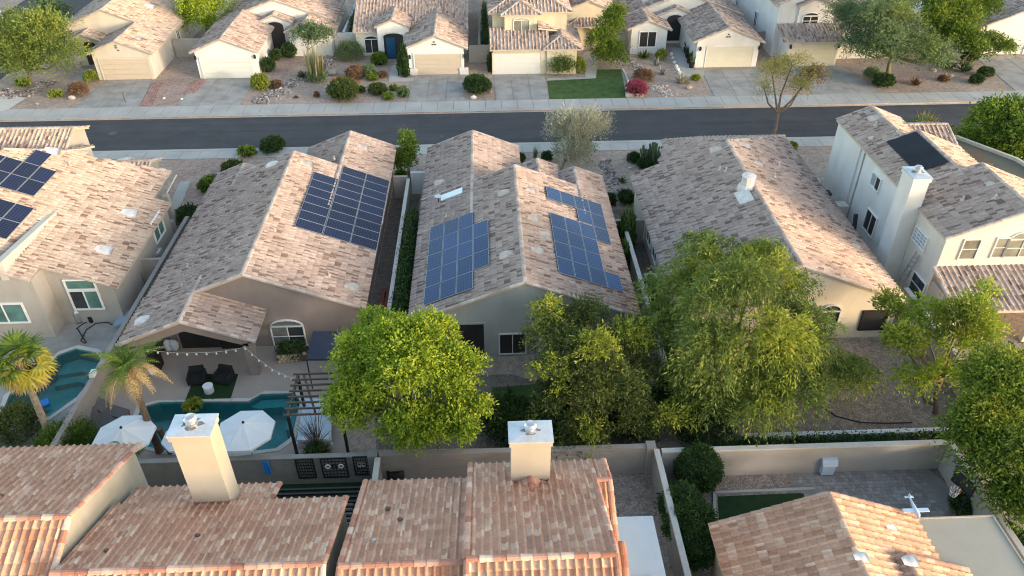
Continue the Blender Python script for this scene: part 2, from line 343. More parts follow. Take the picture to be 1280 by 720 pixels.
# ---------------------------------------------------------------- ground, street, pavements
GX0, GX1 = -400, 400
from mathutils.geometry import tessellate_polygon
POOL2 = [(-18.46,30.1),(-17.65,30.45),(-12.96,30.3),(-12.42,30.84),(-10.6,30.83),(-10.2,30.2),(-10.14,28.01),(-10.25,27.52),(-10.81,26.9),(-12.9,26.68),(-15.97,26.9),(-17.6,27.4),(-18.4,28.4)]
POOL1 = [(-25.6,29.9),(-25.9,31.4),(-25.1,33.3),(-24.65,34.6),(-23.91,35.08),(-22.62,34.68),(-22.01,34.03),(-21.9,32.8),(-22.2,31.0),(-23.0,29.6),(-24.2,29.2)]
B1 = (-26.3,-21.5,28.8,35.5); B2 = (-18.9,-9.8,26.3,31.2)
g = MB(); ys = [-60, 26.3, 28.8, 31.2, 35.5, 61.1]; xs = [GX0, B1[0], B1[1], B2[0], B2[1], GX1]
for i in range(5):
    for j in range(5):
        x0_, x1_, y0_, y1_ = xs[i], xs[i+1], ys[j], ys[j+1]; cx, cy = (x0_+x1_)/2, (y0_+y1_)/2
        if any(b[0] < cx < b[1] and b[2] < cy < b[3] for b in (B1, B2)): continue
        g.add([(x0_,y0_,0),(x1_,y0_,0),(x1_,y1_,0),(x0_,y1_,0)], [(0,1,2,3)])
g.add([(GX0,68,0),(GX1,68,0),(GX1,700,0),(GX0,700,0)], [(0,1,2,3)]); g.add([(GX0,61.1,-.13),(GX1,61.1,-.13),(GX1,68,-.13),(GX0,68,-.13)], [(0,1,2,3)])
g.add([(GX0,61.1,0),(GX1,61.1,0),(GX1,61.1,-.13),(GX0,61.1,-.13),(GX0,68,0),(GX1,68,0),(GX1,68,-.13),(GX0,68,-.13)], [(0,3,2,1),(4,5,6,7)])
struct(g, 'ground', GRAV)
def holed(name, outer, hole, z, matr):
    m_ = MB(); pts = [Vector((*p, z)) for p in outer]+[Vector((*p, z)) for p in hole]
    m_.add(pts, [tuple(t) for t in tessellate_polygon([pts[:len(outer)], pts[len(outer):]])]); return struct(m_, name, matr)
holed('terrace', [(-20.45,24.85),(-7.4,24.85),(-7.4,34.85),(-20.45,34.85)], POOL2, .018, DECK)
holed('terrace', [(-27.5,27.5),(-20.75,27.5),(-20.75,37.4),(-27.5,37.4)], POOL1, .016, CONCD)
s = MB(); s.box(GX0, GX1, 61.12, 67.98, -.13, -.115); s.add([(-60,68.0,-.12),(-47.6,68.0,-.12),(-47.6,72.5,-.12),(-48.5,74,-.12)], [(0,1,2,3)])
o_street = struct(s, 'street', ASPH)
MET_IRON = mat('cast_iron', (.10,.095,.09), .6, .2); TAR = mat('tar_seal', (.035,.035,.038), .6, .1)
for (a_, b_) in (((-3.2,61.6),(-3.0,64.3)),((-3.0,64.3),(-3.3,67.6)),((11.0,62.0),(12.2,65.0)),((-27,64.6),(-20.5,64.75)),((-20.5,64.75),(-14,64.55)),((33,63.1),(38,65.8)),((-38,62.4),(-36.6,66.9)),((18,64.6),(24,64.7))):
    m_ = MB(); m_.beam((*a_,-.113), (*b_,-.113), .055, .006); m_.build('crack_seal', TAR, o_street, (*a_,-.113))
for (x_, y_, r_) in ((-33.0,64.9,.38),(40.2,65.6,.38),(-3.9,63.0,.16)):
    m_ = MB(); m_.lathe((x_,y_,-.116), [(r_,0),(r_,.012),(r_*.9,.014)], 18); m_.build('manhole_cover', MET_IRON, o_street, (x_,y_,-.116))
s = MB(); s.box(-60, -49.2, 70, 260, .004, .012); struct(s, 'side_street', ASPH)
def slabs(parent, x0, x1, y0, y1, nx, ny, z=.03, matr=CONC, name='slab', gap=.02, poly=None):
    """concrete slabs as separate pieces, each a child of its pavement"""
    dx = (x1-x0)/nx; dy = (y1-y0)/ny
    mb = MB(); mb.box(-dx/2+gap, dx/2-gap, -dy/2+gap, dy/2-gap, -.1, z)
    me = None
    for i in range(nx):
        for j in range(ny):
            c = (x0+(i+.5)*dx, y0+(j+.5)*dy, random.uniform(-.004, .004))
            if me is None:
                o = mb.build(name, matr, parent, (0,0,0)); me = o.data; o.location = Vector(c)-wpos(parent); W0[o.name] = Vector(c)
            else: link(name, me, parent, c)
def pavement(name, x0, x1, y0, y1, n, z=.03):
    b = MB(); b.box(x0, x1, y0, y1, -.05, z-.02)
    o = struct(b, name, BLOCK); slabs(o, x0, x1, y0, y1, n, 1, z); return o
fs = pavement('pavement', -46.5, 58.5, 68.42, 70.45, 70); ns = pavement('pavement', -46.5, 58.5, 59.25, 60.68, 70)
k = MB(); 
for y0, y1, yo in ((68.0, 68.40, 67.85), (60.70, 61.1, 61.25)):
    ya, yb = sorted((yo, (y0 if yo < y0 else y1)))
    k.box(-47, 120, y0+.001, y1-.001, -.1, .025)
    k.box(-47, 120, ya, yb-.0, -.125, -.09)
struct(k, 'kerb', CONC)
c = MB(); c.add([(-47,68.2,.035),(-44.6,70.4,.035),(-44.2,73.5,.035),(-48.8,74,.035),(-49.1,70.5,.035)], [(0,1,2,3,4)]); struct(c, 'kerb_ramp', CONCW)
def patch(name, pts, matr, z=.006, px=True):
    P = [G(*p)[:2] for p in pts] if px else pts
    m_ = MB(); m_.prism([tuple(p) for p in P], -.02, z); return struct(m_, name, matr)
def driveway(xa, xb, ya, xc, xd, yb, nx=3, ny=3, matr=CONCD, name='driveway'):
    """quad front (xa..xb at ya) to (xc..xd at yb), in separate slabs"""
    base = MB(); base.prism([(xa,ya),(xb,ya),(xd,yb),(xc,yb)], -.02, .004); o = struct(base, name, BLOCK)
    for i in range(nx):
        for j in range(ny):
            def q(u, v): return (xa+(xb-xa)*u)*(1-v)+(xc+(xd-xc)*u)*v, ya+(yb-ya)*v
            e = .004; u0, u1, v0, v1 = i/nx+e, (i+1)/nx-e, j/ny+e, (j+1)/ny-e
            m_ = MB(); m_.prism([q(u0,v0), q(u1,v0), q(u1,v1), q(u0,v1)], -.02, .022+random.uniform(0,.006)); m_.build('slab', matr, o, (*q((u0+u1)/2,(v0+v1)/2), 0))
driveway(-38.5, -32.6, 70.46, -38.3, -33.6, 77.4); driveway(-29.1, -23.2, 70.46, -29.0, -23.2, 77.4)
driveway(-7.4, -2.0, 70.46, -7.35, -1.9, 77.4); driveway(1.0, 6.1, 70.46, .9, 6.1, 77.6); driveway(22.0, 28.6, 70.46, 22.4, 28.4, 77.6); driveway(31.6, 38.4, 70.46, 31.4, 37.2, 78.6, matr=CONCD)
driveway(51.5, 62, 70.46, 52.5, 62, 80)
# apron of the pavement in front of the bigger drives, yards
patch('garden_bed', [(192,100),(172,133),(241,133),(250,98)], GRAVP, .008)
def brickrow(mb, p, q, n):
    p = Vector(p); q = Vector(q); d = (q-p).normalized(); L = (q-p).length
    for i in range(n): mb.obox(p+(q-p)*((i+.5)/n)+Vector((0,0,.02)), d, Vector((-d.y,d.x,0)), Vector((0,0,1)), L/n/2-.012, .1, .03)
for a_, b_ in (((192,104),(177,133)),((246,99),(232,117))):
    pa, pb = G(*a_), G(*b_); bb = MB()
    for off in (0,.24,.48,.72,.96): brickrow(bb, pa+Vector((off,0,0)), pb+Vector((off,0,0)), int((pb-pa).length/.22)+1)
    tag(bb.build('brick_edging', BRICKR, None, (0,0,0)), 'bands of red brick edging across the gravel between tan and white garages', 'edging', kind='stuff')
lw = patch('lawn', [(684,101),(744,98),(746,87),(776,87),(784,124),(687,126.5)], LAWN, .02)
patch('path', [(716,97),(732,97.5),(728,70),(735,60),(748,60),(745,98),(684,101),(684,98)], CONC, .03)
patch('path', [(486,97),(517,98),(517,101),(486,102.5),(486,97)][:4], CONC, .03); patch('path', [(486,97),(490,82),(499,82),(500,97)], CONC, .026)
patch('path', [(852,91),(838,60),(853,60),(867,88),(880,88),(880,95),(855,95)], CONC, .03)
patch('path', [(336,103),(350,76),(362,74),(368,80),(352,106)], GRAVP, .03); patch('path', [(82,109),(108,80),(118,95),(98,110)], CONCD, .03)
patch('garden_bed', [(412,100),(425,93),(446,95),(452,103),(440,112),(415,108)], RUST, .012)
patch('garden_bed', [(1110,98),(1125,88),(1168,92),(1150,102),(1120,104)], GRAVP, .012)
patch('garden_bed', [(640,196),(755,196),(778,262),(765,262),(700,235),(640,215)], GRAV, .01)
# rear yards
patch('yard', [(812,500),(905,420),(1150,424),(1205,500),(1200,545),(820,552)], GRAVB, .008)
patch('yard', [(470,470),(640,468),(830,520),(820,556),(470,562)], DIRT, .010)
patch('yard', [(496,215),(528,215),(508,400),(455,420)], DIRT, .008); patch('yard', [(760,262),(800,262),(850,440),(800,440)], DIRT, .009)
patch('yard', [(222,190),(390,190),(300,200),(240,265),(205,268)], GRAVP, .006)
patch('path', [(208,262),(225,228),(238,226),(215,285)], CONC, .02)
patch('yard', [(192,215),(208,215),(150,420),(100,420)], CONCD, .01)
def rocks(name, pts, n, w, label, r=(.06,.16), matr=ROCK):
    mb = MB(); P = [G(*p) for p in pts]
    seg = [(P[i], P[i+1]) for i in range(len(P)-1)]; Ls = [(b-a).length for a, b in seg]
    for _ in range(n):
        a, b = random.choices(seg, Ls)[0]; t = random.random(); d = (b-a).normalized()
        q = a+(b-a)*t+Vector((-d.y, d.x, 0))*random.gauss(0, w/2.2)
        s_ = random.uniform(*r); mb.blob((q.x, q.y, s_*.3), (s_*random.uniform(.8,1.3), s_*random.uniform(.8,1.3), s_*.7), 5, 3)
    o = mb.build(name, matr, None, (0,0,0)); tag(o, label, 'rocks', kind='stuff'); return o
rocks('river_rocks', [(322,130),(345,117),(372,101),(390,96)], 420, 1.1, 'bed of dark river rocks running past the tall pale stemmed shrub')
rocks('river_rocks', [(402,92),(412,75),(425,66)], 160, .9, 'bed of dark river rocks leading up to the white side wall')
rocks('river_rocks', [(780,72),(793,78),(800,92)], 120, .5, 'thin line of pale rocks beside the tall conifer shrub', (.06,.15))
rocks('river_rocks', [(818,107),(828,113),(836,121)], 150, .9, 'pale rocks spilling to the pavement near the magenta bush', (.05,.13), VENT)
rocks('river_rocks', [(0,113),(20,122),(45,112),(63,101)], 420, .9, 'curved bed of river rocks below the leafy tree at the street corner')
rocks('river_rocks', [(754,200),(764,222),(772,250)], 150, .7, 'dry creek of rocks between the pale tree and the cactus clump', (.05,.15))
# ---------------------------------------------------------------- roofs
def tile_template(w, e, hgt=.055):
    V, F = [], []
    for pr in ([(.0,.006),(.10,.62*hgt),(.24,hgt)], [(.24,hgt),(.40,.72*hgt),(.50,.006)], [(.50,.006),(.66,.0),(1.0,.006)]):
        b, n = len(V), len(pr)
        for v, dz in ((-.02, .030), (e+.03, .0)): V += [(u*w, v, z+dz) for u, z in pr]
        V += [(u*w, -.02, -.01) for u, z in pr]
        F += [(b+i, b+i+1, b+n+i+1, b+n+i) for i in range(n-1)]+[(b+2*n+i, b+2*n+i+1, b+i+1, b+i) for i in range(n-1)]
    return np.array(V), np.array(F)
def in_poly(poly, x, y):
    ins = np.zeros(len(x), bool); n = len(poly)
    for i in range(n):
        x1, y1 = poly[i]; x2, y2 = poly[(i+1) % n]
        if y1 == y2: continue
        c_ = ((y1 > y) != (y2 > y)) & (x < (x2-x1)*(y-y1)/(y2-y1)+x1); ins ^= c_
    return ins
class House:
    def __init__(s, name, label, loc, wall=CREAM, tile=TILE_MID, tw=.30, te=.38, near=False, cat='house', under=None, fasc=None, single_caps=False):
        s.root = thing(name, label, cat, loc); s.wall = wall; s.tile = tile; s.tw = tw; s.te = te; s.near = near
        s.slab = MB(); s.T = []; s.caps = []; s.walls = []; s.under = under or UNDER; s.fasc = fasc or FASC; s.hgt = .07; s.capm = CAPN if near else CAPT
    def plane(s, poly, o, d, pitch=.4, thick=.14, tiles=True, tm=None):
        d = Vector((d[0], d[1], 0)).normalized(); z = lambda x, y: o[2]+pitch*((x-o[0])*d.x+(y-o[1])*d.y)
        n = len(poly); a = sum(poly[i][0]*poly[(i+1)%n][1]-poly[(i+1)%n][0]*poly[i][1] for i in range(n))
        if a < 0: poly = poly[::-1]
        vs = [(x,y,z(x,y)-thick) for x,y in poly]+[(x,y,z(x,y)) for x,y in poly]
        b = len(s.slab.v); s.slab.v += vs
        s.slab.f.append(tuple(b+n+i for i in range(n))); s.slab.m.append(0)
        s.slab.f.append(tuple(b+i for i in range(n))[::-1]); s.slab.m.append(1)
        for i in range(n): s.slab.f.append((b+i, b+(i+1)%n, b+n+(i+1)%n, b+n+i)); s.slab.m.append(1)
        if not tiles: return z
        U = Vector((d.y, -d.x, 0)); S = Vector((d.x, d.y, pitch)); Ls = S.length; S.normalize(); N = U.cross(S)
        us = [(x-o[0])*U.x+(y-o[1])*U.y for x,y in poly]; vs = [(x-o[0])*d.x+(y-o[1])*d.y for x,y in poly]
        u0, u1, v0, v1 = min(us), max(us), min(vs), max(vs)
        nu = max(1, round((u1-u0)/s.tw)); eh = s.te/Ls; nv = max(1, round((v1-v0)/eh)); tw = (u1-u0)/nu; eh = (v1-v0)/nv
        gu, gv = np.meshgrid(u0+tw*np.arange(nu), v0+eh*np.arange(nv)); gu = gu.ravel(); gv = gv.ravel()
        cx = o[0]+(gu+tw/2)*U.x+(gv+eh/2)*d.x; cy = o[1]+(gu+tw/2)*U.y+(gv+eh/2)*d.y
        k_ = in_poly(poly, cx, cy); gu = gu[k_]; gv = gv[k_]
        P = np.stack([o[0]+gu*U.x+gv*d.x, o[1]+gu*U.y+gv*d.y, o[2]+pitch*gv+.012+rng.uniform(0,.006,len(gu))], 1)
        s.T.append((P, np.array(U), np.array(S), np.array(N), tw, eh*Ls, tm or s.tile))
        return z
    def cap(s, p, q, r=.13, L=.40):
        s.caps.append((Vector(p), Vector(q), r, L))
    def gable(s, x0, x1, y0, y1, ze, axis='y', r=None, pitch=.4, wall=True, ends=(1,1), zb=0, ins=(.45,.15), wmat=None, tiles=True, rake=.11, tm0=None):
        if axis == 'y':
            r = (x0+x1)/2 if r is None else r; zr = ze+pitch*(r-x0); ze2 = zr-pitch*(x1-r)
            s.plane([(x0,y0),(r,y0),(r,y1),(x0,y1)], (x0,y0,ze), (1,0), pitch, tiles=tiles); s.plane([(r,y0),(x1,y0),(x1,y1),(r,y1)], (x1,y0,ze2), (-1,0), pitch, tiles=tiles)
            s.cap((r,y0,zr), (r,y1,zr)); 
            for e_, y in ((ends[0], y0), (ends[1], y1)):
                if e_: s.cap((x0,y,ze), (r,y,zr), rake); s.cap((x1,y,ze2), (r,y,zr), rake)
            a, b = x0+ins[0], x1-ins[0]; prof = [(a,zb),(b,zb),(b,ze2+pitch*ins[0]-.08),(r,zr-.08),(a,ze+pitch*ins[0]-.08)]
            if wall: s.walls.append((prof, 'y', y0+ins[1], y1-ins[1], wmat))
        else:
            r = (y0+y1)/2 if r is None else r; zr = ze+pitch*(r-y0); ze2 = zr-pitch*(y1-r)
            s.plane([(x0,y0),(x1,y0),(x1,r),(x0,r)], (x0,y0,ze), (0,1), pitch, tiles=tiles, tm=tm0); s.plane([(x0,r),(x1,r),(x1,y1),(x0,y1)], (x0,y1,ze2), (0,-1), pitch, tiles=tiles)
            s.cap((x0,r,zr), (x1,r,zr))
            for e_, x in ((ends[0], x0), (ends[1], x1)):
                if e_: s.cap((x,y0,ze), (x,r,zr), rake); s.cap((x,y1,ze2), (x,r,zr), rake)
            a, b = y0+ins[0], y1-ins[0]; prof = [(a,zb),(b,zb),(b,ze2+pitch*ins[0]-.08),(r,zr-.08),(a,ze+pitch*ins[0]-.08)]
            if wall: s.walls.append((prof, 'x', x0+ins[1], x1-ins[1], wmat))
        return zr
    def hip(s, x0, x1, y0, y1, ze, pitch=.4, wall=True, zb=0, ins=.45, wmat=None):
        wx, wy = x1-x0, y1-y0; h = min(wx, wy)/2; zr = ze+pitch*h
        if wy >= wx: a, b = ((x0+x1)/2, y0+h), ((x0+x1)/2, y1-h)
        else: a, b = (x0+h, (y0+y1)/2), (x1-h, (y0+y1)/2)
        if wy >= wx:
            s.plane([(x0,y0),a,b,(x0,y1)], (x0,y0,ze), (1,0), pitch); s.plane([(x1,y0),(x1,y1),b,a], (x1,y0,ze), (-1,0), pitch)
            s.plane([(x0,y0),(x1,y0),a], (x0,y0,ze), (0,1), pitch); s.plane([(x0,y1),b,(x1,y1)], (x0,y1,ze), (0,-1), pitch)
            hp = ((x0,y0,a),(x1,y0,a),(x0,y1,b),(x1,y1,b))
        else:
            s.plane([(x0,y0),(x1,y0),b,a], (x0,y0,ze), (0,1), pitch); s.plane([(x0,y1),a,b,(x1,y1)], (x0,y1,ze), (0,-1), pitch)
            s.plane([(x0,y0),a,(x0,y1)], (x0,y0,ze), (1,0), pitch); s.plane([(x1,y0),(x1,y1),b], (x1,y0,ze), (-1,0), pitch)
            hp = ((x0,y0,a),(x0,y1,a),(x1,y0,b),(x1,y1,b))
        for x, y, t in hp: s.cap((x,y,ze), (*t,zr))
        if (Vector(a)-Vector(b)).length > .2: s.cap((*a,zr), (*b,zr))
        if wall: s.walls.append(([(x0+ins,zb),(x1-ins,zb),(x1-ins,ze-.02),(x0+ins,ze-.02)], 'y', y0+ins, y1-ins, wmat))
        return zr
    def box(s, x0, x1, y0, y1, z1, z0=0, wmat=None): s.walls.append(([(x0,z0),(x1,z0),(x1,z1),(x0,z1)], 'y', y0, y1, wmat))
    def finish(s):
        for prof, ax, a, b, wm in s.walls:
            m_ = MB(); m_.extr(prof, ax, a, b); m_.build('wall', wm or s.wall, s.root)
        if not s.slab.v: return
        roof = s.slab.build('roof', [s.under, s.fasc], s.root); s.roof = roof
        groups = []
        for (P, U, S, N, tw, e, tmm) in s.T:
            V, F = tile_template(tw, e, s.hgt)
            groups.append((P, U, S, N, tw, e, V, F, tmm))
        pick = [np.zeros(len(g_[0]), bool) for g_ in groups]
        if s.near and groups:
            cand = []
            for gi, g_ in enumerate(groups):
                for i, p in enumerate(g_[0]):
                    x, y, d_ = PX(p)
                    if -5 < x < 1285 and -5 < y < 725: cand.append((-y, gi, i))
            cand.sort()
            w0, e0 = .28, .37; V, F = tile_template(w0, e0, s.hgt); mes = {}
            for g_ in groups:
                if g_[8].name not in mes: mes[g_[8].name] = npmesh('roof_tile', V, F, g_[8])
            for _, gi, i in cand[:296]:
                pick[gi][i] = True; P, U, S, N, tw, e = groups[gi][:6]
                o = bpy.data.objects.new('roof_tile', mes[groups[gi][8].name]); sc.collection.objects.link(o); o.parent = roof
                R = Matrix((tuple(U*tw/w0), tuple(S*e/e0), tuple(N))).transposed().to_4x4(); R.translation = Vector(P[i])-wpos(roof)
                o.matrix_local = R
        base = np.array(wpos(roof)); bym = {}
        for g_, pk in zip(groups, pick):
            P, U, S, N, tw, e, V, F, tmm = g_; P = P[~pk]
            if not len(P): continue
            L = V[:,0:1]*U+V[:,1:2]*S+V[:,2:3]*N
            AV, AF = bym.setdefault(tmm.name, ([], [])); off = sum(len(a) for a in AV)
            AV.append((P[:,None,:]+L[None]-base).reshape(-1,3)); AF.append((F[None]+(np.arange(len(P))*len(V))[:,None,None]).reshape(-1,4)+off)
        for nm, (AV, AF) in bym.items():
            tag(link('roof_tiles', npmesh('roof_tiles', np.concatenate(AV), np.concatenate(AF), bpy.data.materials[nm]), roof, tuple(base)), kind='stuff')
        cm = MB()
        for p, q, r, L in s.caps:
            d = q-p; n = max(1, int(d.length/L)); dn = d.normalized(); side = dn.cross(Vector((0,0,1))).normalized(); up = side.cross(dn)
            step = d.length/n
            def arch(mb, a, b, ra, rb):
                bi = len(mb.v); K = 5
                for c_, rr in ((a, ra), (b, rb)):
                    for k_ in range(K+1):
                        t = math.pi*k_/K; mb.v.append(tuple(c_+side*math.cos(t)*rr+up*(math.sin(t)*rr*.85-.02)))
                for k_ in range(K): mb.f.append((bi+k_, bi+k_+1, bi+K+2+k_, bi+K+1+k_)); mb.m.append(0)
                mb.f.append(tuple(bi+k_ for k_ in range(K+1))); mb.m.append(0)
                mb.f.append(tuple(bi+K+1+k_ for k_ in range(K+1))[::-1]); mb.m.append(0)
            for i in range(n):
                a = p+dn*(i*step-.03); b = p+dn*((i+1)*step); lift = up*(.03+random.uniform(0,.012))
                if s.near:
                    m_ = MB(); arch(m_, a+lift, b+lift, r*1.06, r*.88); m_.build('ridge_cap', s.capm, roof, tuple(a))
                else: arch(cm, a+lift, b+lift, r*1.06, r*.88)
        if cm.v: tag(cm.build('ridge_caps', s.capm, roof), kind='stuff')
AX = {'-y': (Vector((1,0,0)), Vector((0,-1,0))), '+y': (Vector((-1,0,0)), Vector((0,1,0))), '-x': (Vector((0,-1,0)), Vector((-1,0,0))), '+x': (Vector((0,1,0)), Vector((1,0,0)))}
def window(h, c, n, w, H, cols=2, rows=1, arch=0, glass=None, frame=None, fw=.07, pane_mats=None, label=None):
    """window centred at c on a wall facing n: frame (part) with one object per pane (sub-parts)"""
    U, N = AX[n]; Z = Vector((0,0,1)); c = Vector(c); frame = frame or WINF; glass = glass or GLASS
    f = MB(); a, b = w/2, H/2
    for du, dz, hu, hz in ((0,b,a+fw/2,fw/2),(0,-b,a+fw/2,fw/2),(-a,0,fw/2,b-fw/2),(a,0,fw/2,b-fw/2)):
        f.obox(c+U*du+Z*dz+N*.04, U, Z, N, hu, hz, .05)
    for i in range(1, cols): f.obox(c+U*(-a+w*i/cols)+N*.035, U, Z, N, fw*.35, b-fw/2, .035)
    for j in range(1, rows): f.obox(c+Z*(-b+H*j/rows)+N*.032, U, Z, N, a-fw/2, fw*.3, .032)
    if arch:
        K = 10; pts = [c+U*(a*math.cos(math.pi*k_/K))+Z*(b+arch*math.sin(math.pi*k_/K))+N*.04 for k_ in range(K+1)]
        for p, q in zip(pts, pts[1:]): f.obox((p+q)/2, (q-p).normalized(), N, (q-p).normalized().cross(N), (q-p).length/2+.01, .05, fw/2)
    root = f.build('window', frame, h.root)
    if label: root['label'] = label
    pw, ph = w/cols, H/rows; me = {}
    for i in range(cols):
        for j in range(rows):
            g_ = MB(); cc = c+U*(-a+pw*(i+.5))+Z*(-b+ph*(j+.5))+N*.012
            g_.obox(cc, U, Z, N, pw/2-.01, ph/2-.01, .01)
            gm = pane_mats[(j*cols+i) % len(pane_mats)] if pane_mats else glass
            g_.build('pane', gm, root, tuple(cc))
    if arch:
        K = 10; vs = [c+Z*b+N*.02]+[c+U*((a-.02)*math.cos(math.pi*k_/K))+Z*(b+(arch-.02)*math.sin(math.pi*k_/K))+N*.02 for k_ in range(K+1)]
        g_ = MB(); g_.add([v-N*.012 for v in vs]+vs, [(len(vs)+0,)+(len(vs)+k_, len(vs)+k_+1) for k_ in range(1, K+1)]+[tuple(range(1, K+2))])
        g_.build('pane', pane_mats[0] if pane_mats else glass, root)
    return root
def opening(h, c, n, w, H, arch=0, matr=GLASSK, name='doorway'):
    """dark recess: a shallow box set proud by 1 cm with an arched head"""
    U, N = AX[n]; Z = Vector((0,0,1)); c = Vector(c); K = 10
    pts = [(-w/2,-H/2),(w/2,-H/2)]+([(w/2*math.cos(math.pi*k_/K), H/2+arch*math.sin(math.pi*k_/K)) for k_ in range(K+1)] if arch else [(w/2,H/2),(-w/2,H/2)])
    n_ = len(pts); m_ = MB(); f_ = [c+U*u+Z*z+N*.012 for u, z in pts]; b_ = [c+U*u+Z*z-N*.05 for u, z in pts]
    m_.add(f_+b_, [tuple(range(n_)), tuple(range(n_, 2*n_))[::-1]]+[(i, n_+i, n_+(i+1)%n_, (i+1)%n_) for i in range(n_)])
    o = m_.build(name, matr, h.root)
    fr = MB()
    for p, q in zip(f_[1:], f_[2:]+f_[:1]):
        d = (q-p)
        if d.length < .01: continue
        fr.obox((p+q)/2+N*.03, d.normalized(), N, d.normalized().cross(N), d.length/2+.02, .04, .05)
    fr.build('surround', h.wall, o); return o
def garage_door(h, xc, y, w, H=2.15, matr=DOORT, z=0.02, arch=0):
    m_ = MB(); t = .12
    m_.box(xc-w/2-t, xc-w/2, y-.05, y, 0, H+t); m_.box(xc+w/2, xc+w/2+t, y-.05, y, 0, H+t); m_.box(xc-w/2, xc+w/2, y-.05, y, H, H+t)
    d = m_.build('garage_door', h.wall, h.root)
    for i in range(4):
        s_ = MB(); z0 = z+i*H/4; s_.box(xc-w/2+.005, xc+w/2-.005, y-.02, y, z0, z0+H/4-.02)
        for k_ in range(8):
            x0 = xc-w/2+w*(k_+.12)/8; s_.box(x0, x0+w/8*.76, y-.032, y-.021, z0+.09, z0+H/4-.11)
        s_.build('door_section', matr, d, (xc, y, z0))
def lamp(h, p, s_=1):
    m_ = MB(); x, y, z = p; m_.box(x-.09, x+.09, y-.2, y-.02, z-.18, z+.12); m_.lathe((x,y-.11,z+.12), [(.12,0),(.02,.12)], 6); m_.build('wall_lamp', BLACK, h.root)
def solar(h, zf, x0, x1, y0, y1, slope, matr, fm, long_axis='x', lift=.14):
    """one panel lying on an x-sloping roof: plan rectangle, slope=dz/dx"""
    L = math.hypot(1, slope); U = Vector((1/L, 0, slope/L)); V = Vector((0,1,0)); N = U.cross(V); c = Vector(((x0+x1)/2, (y0+y1)/2, zf((x0+x1)/2, (y0+y1)/2)))+N*lift
    a, b = (x1-x0)/2*L-.012, (y1-y0)/2-.012
    key = (round(a,3), round(b,3), matr.name, long_axis)
    if key not in SOLM:
        m_ = MB(); 
        if long_axis == 'x': A, B = a, b
        else: A, B = b, a
        m_.cur = 0; m_.box(-A, A, -B, B, -.035, 0); m_.cur = 1; m_.box(-A+.025, A-.025, -B+.025, B-.025, .0005, .004)
        me = bpy.data.meshes.new('solar_panel'); me.from_pydata(m_.v, [], m_.f); me.materials.append(fm); me.materials.append(matr); me.polygons.foreach_set('material_index', m_.m); me.update(); SOLM[key] = me
    o = bpy.data.objects.new('solar_panel', SOLM[key]); sc.collection.objects.link(o); o.parent = h.root
    if long_axis == 'x': cols = (U, V, N)
    else: cols = (V, -U, N)
    R = Matrix([tuple(v) for v in cols]).transposed().to_4x4(); R.translation = c-wpos(h.root); o.matrix_local = R
SOLM = {}
def rails(h, zf, x0, x1, y0, y1, slope):
    m_ = MB()
    for t in (.25, .75):
        y = y0+(y1-y0)*t; m_.beam((x0, y, zf(x0,y)+.07), (x1, y, zf(x1,y)+.07), .05, .06)
    m_.build('mounting_rail', ALU, h.root)
def rvent(h, x, y, zf, slope, r=.38, matr=None, axis='x', kind='half'):
    """low half-dome roof vent lying on the tiles"""
    m_ = MB(); K = 8; z = zf(x, y)
    L = math.hypot(1, slope); D = Vector((1,0,slope))/L if axis == 'x' else Vector((0,1,slope))/L
    if slope < 0: D = -D
    S_ = Vector((0,1,0)) if axis == 'x' else Vector((1,0,0)); N = D.cross(S_); N = N if N.z > 0 else -N
    c = Vector((x,y,z+.05)); b = len(m_.v)
    vs = []
    for i, (s_, hh, ww) in enumerate(((-1,.42,.85),(-.5,.5,1),(.2,.36,.95),(1,.05,.6))):
        for k_ in range(K+1):
            t = math.pi*k_/K; vs.append(c+D*(s_*r*1.1)+S_*(math.cos(t)*ww*r)+N*(math.sin(t)*hh*r))
    fs = [(i*(K+1)+k_, i*(K+1)+k_+1, (i+1)*(K+1)+k_+1, (i+1)*(K+1)+k_) for i in range(3) for k_ in range(K)]+[tuple(range(K+1)), tuple(range(3*(K+1), 4*(K+1)))[::-1]]
    m_.add(vs, fs); m_.build('roof_vent', matr or VENT, h.root, tuple(c), True)
def pipe(h, x, y, z, r=.06, H=.45, matr=None):
    m_ = MB(); m_.lathe((x,y,z-.1), [(r*2.6,0),(r*2.4,.14),(r,.2),(r,H),(r*.6,H)], 8); m_.build('vent_pipe', matr or VENT, h.root, (x,y,z))
SOOT = mat('soot', (.20,.21,.23), .8, .3, 6, 18, .1)
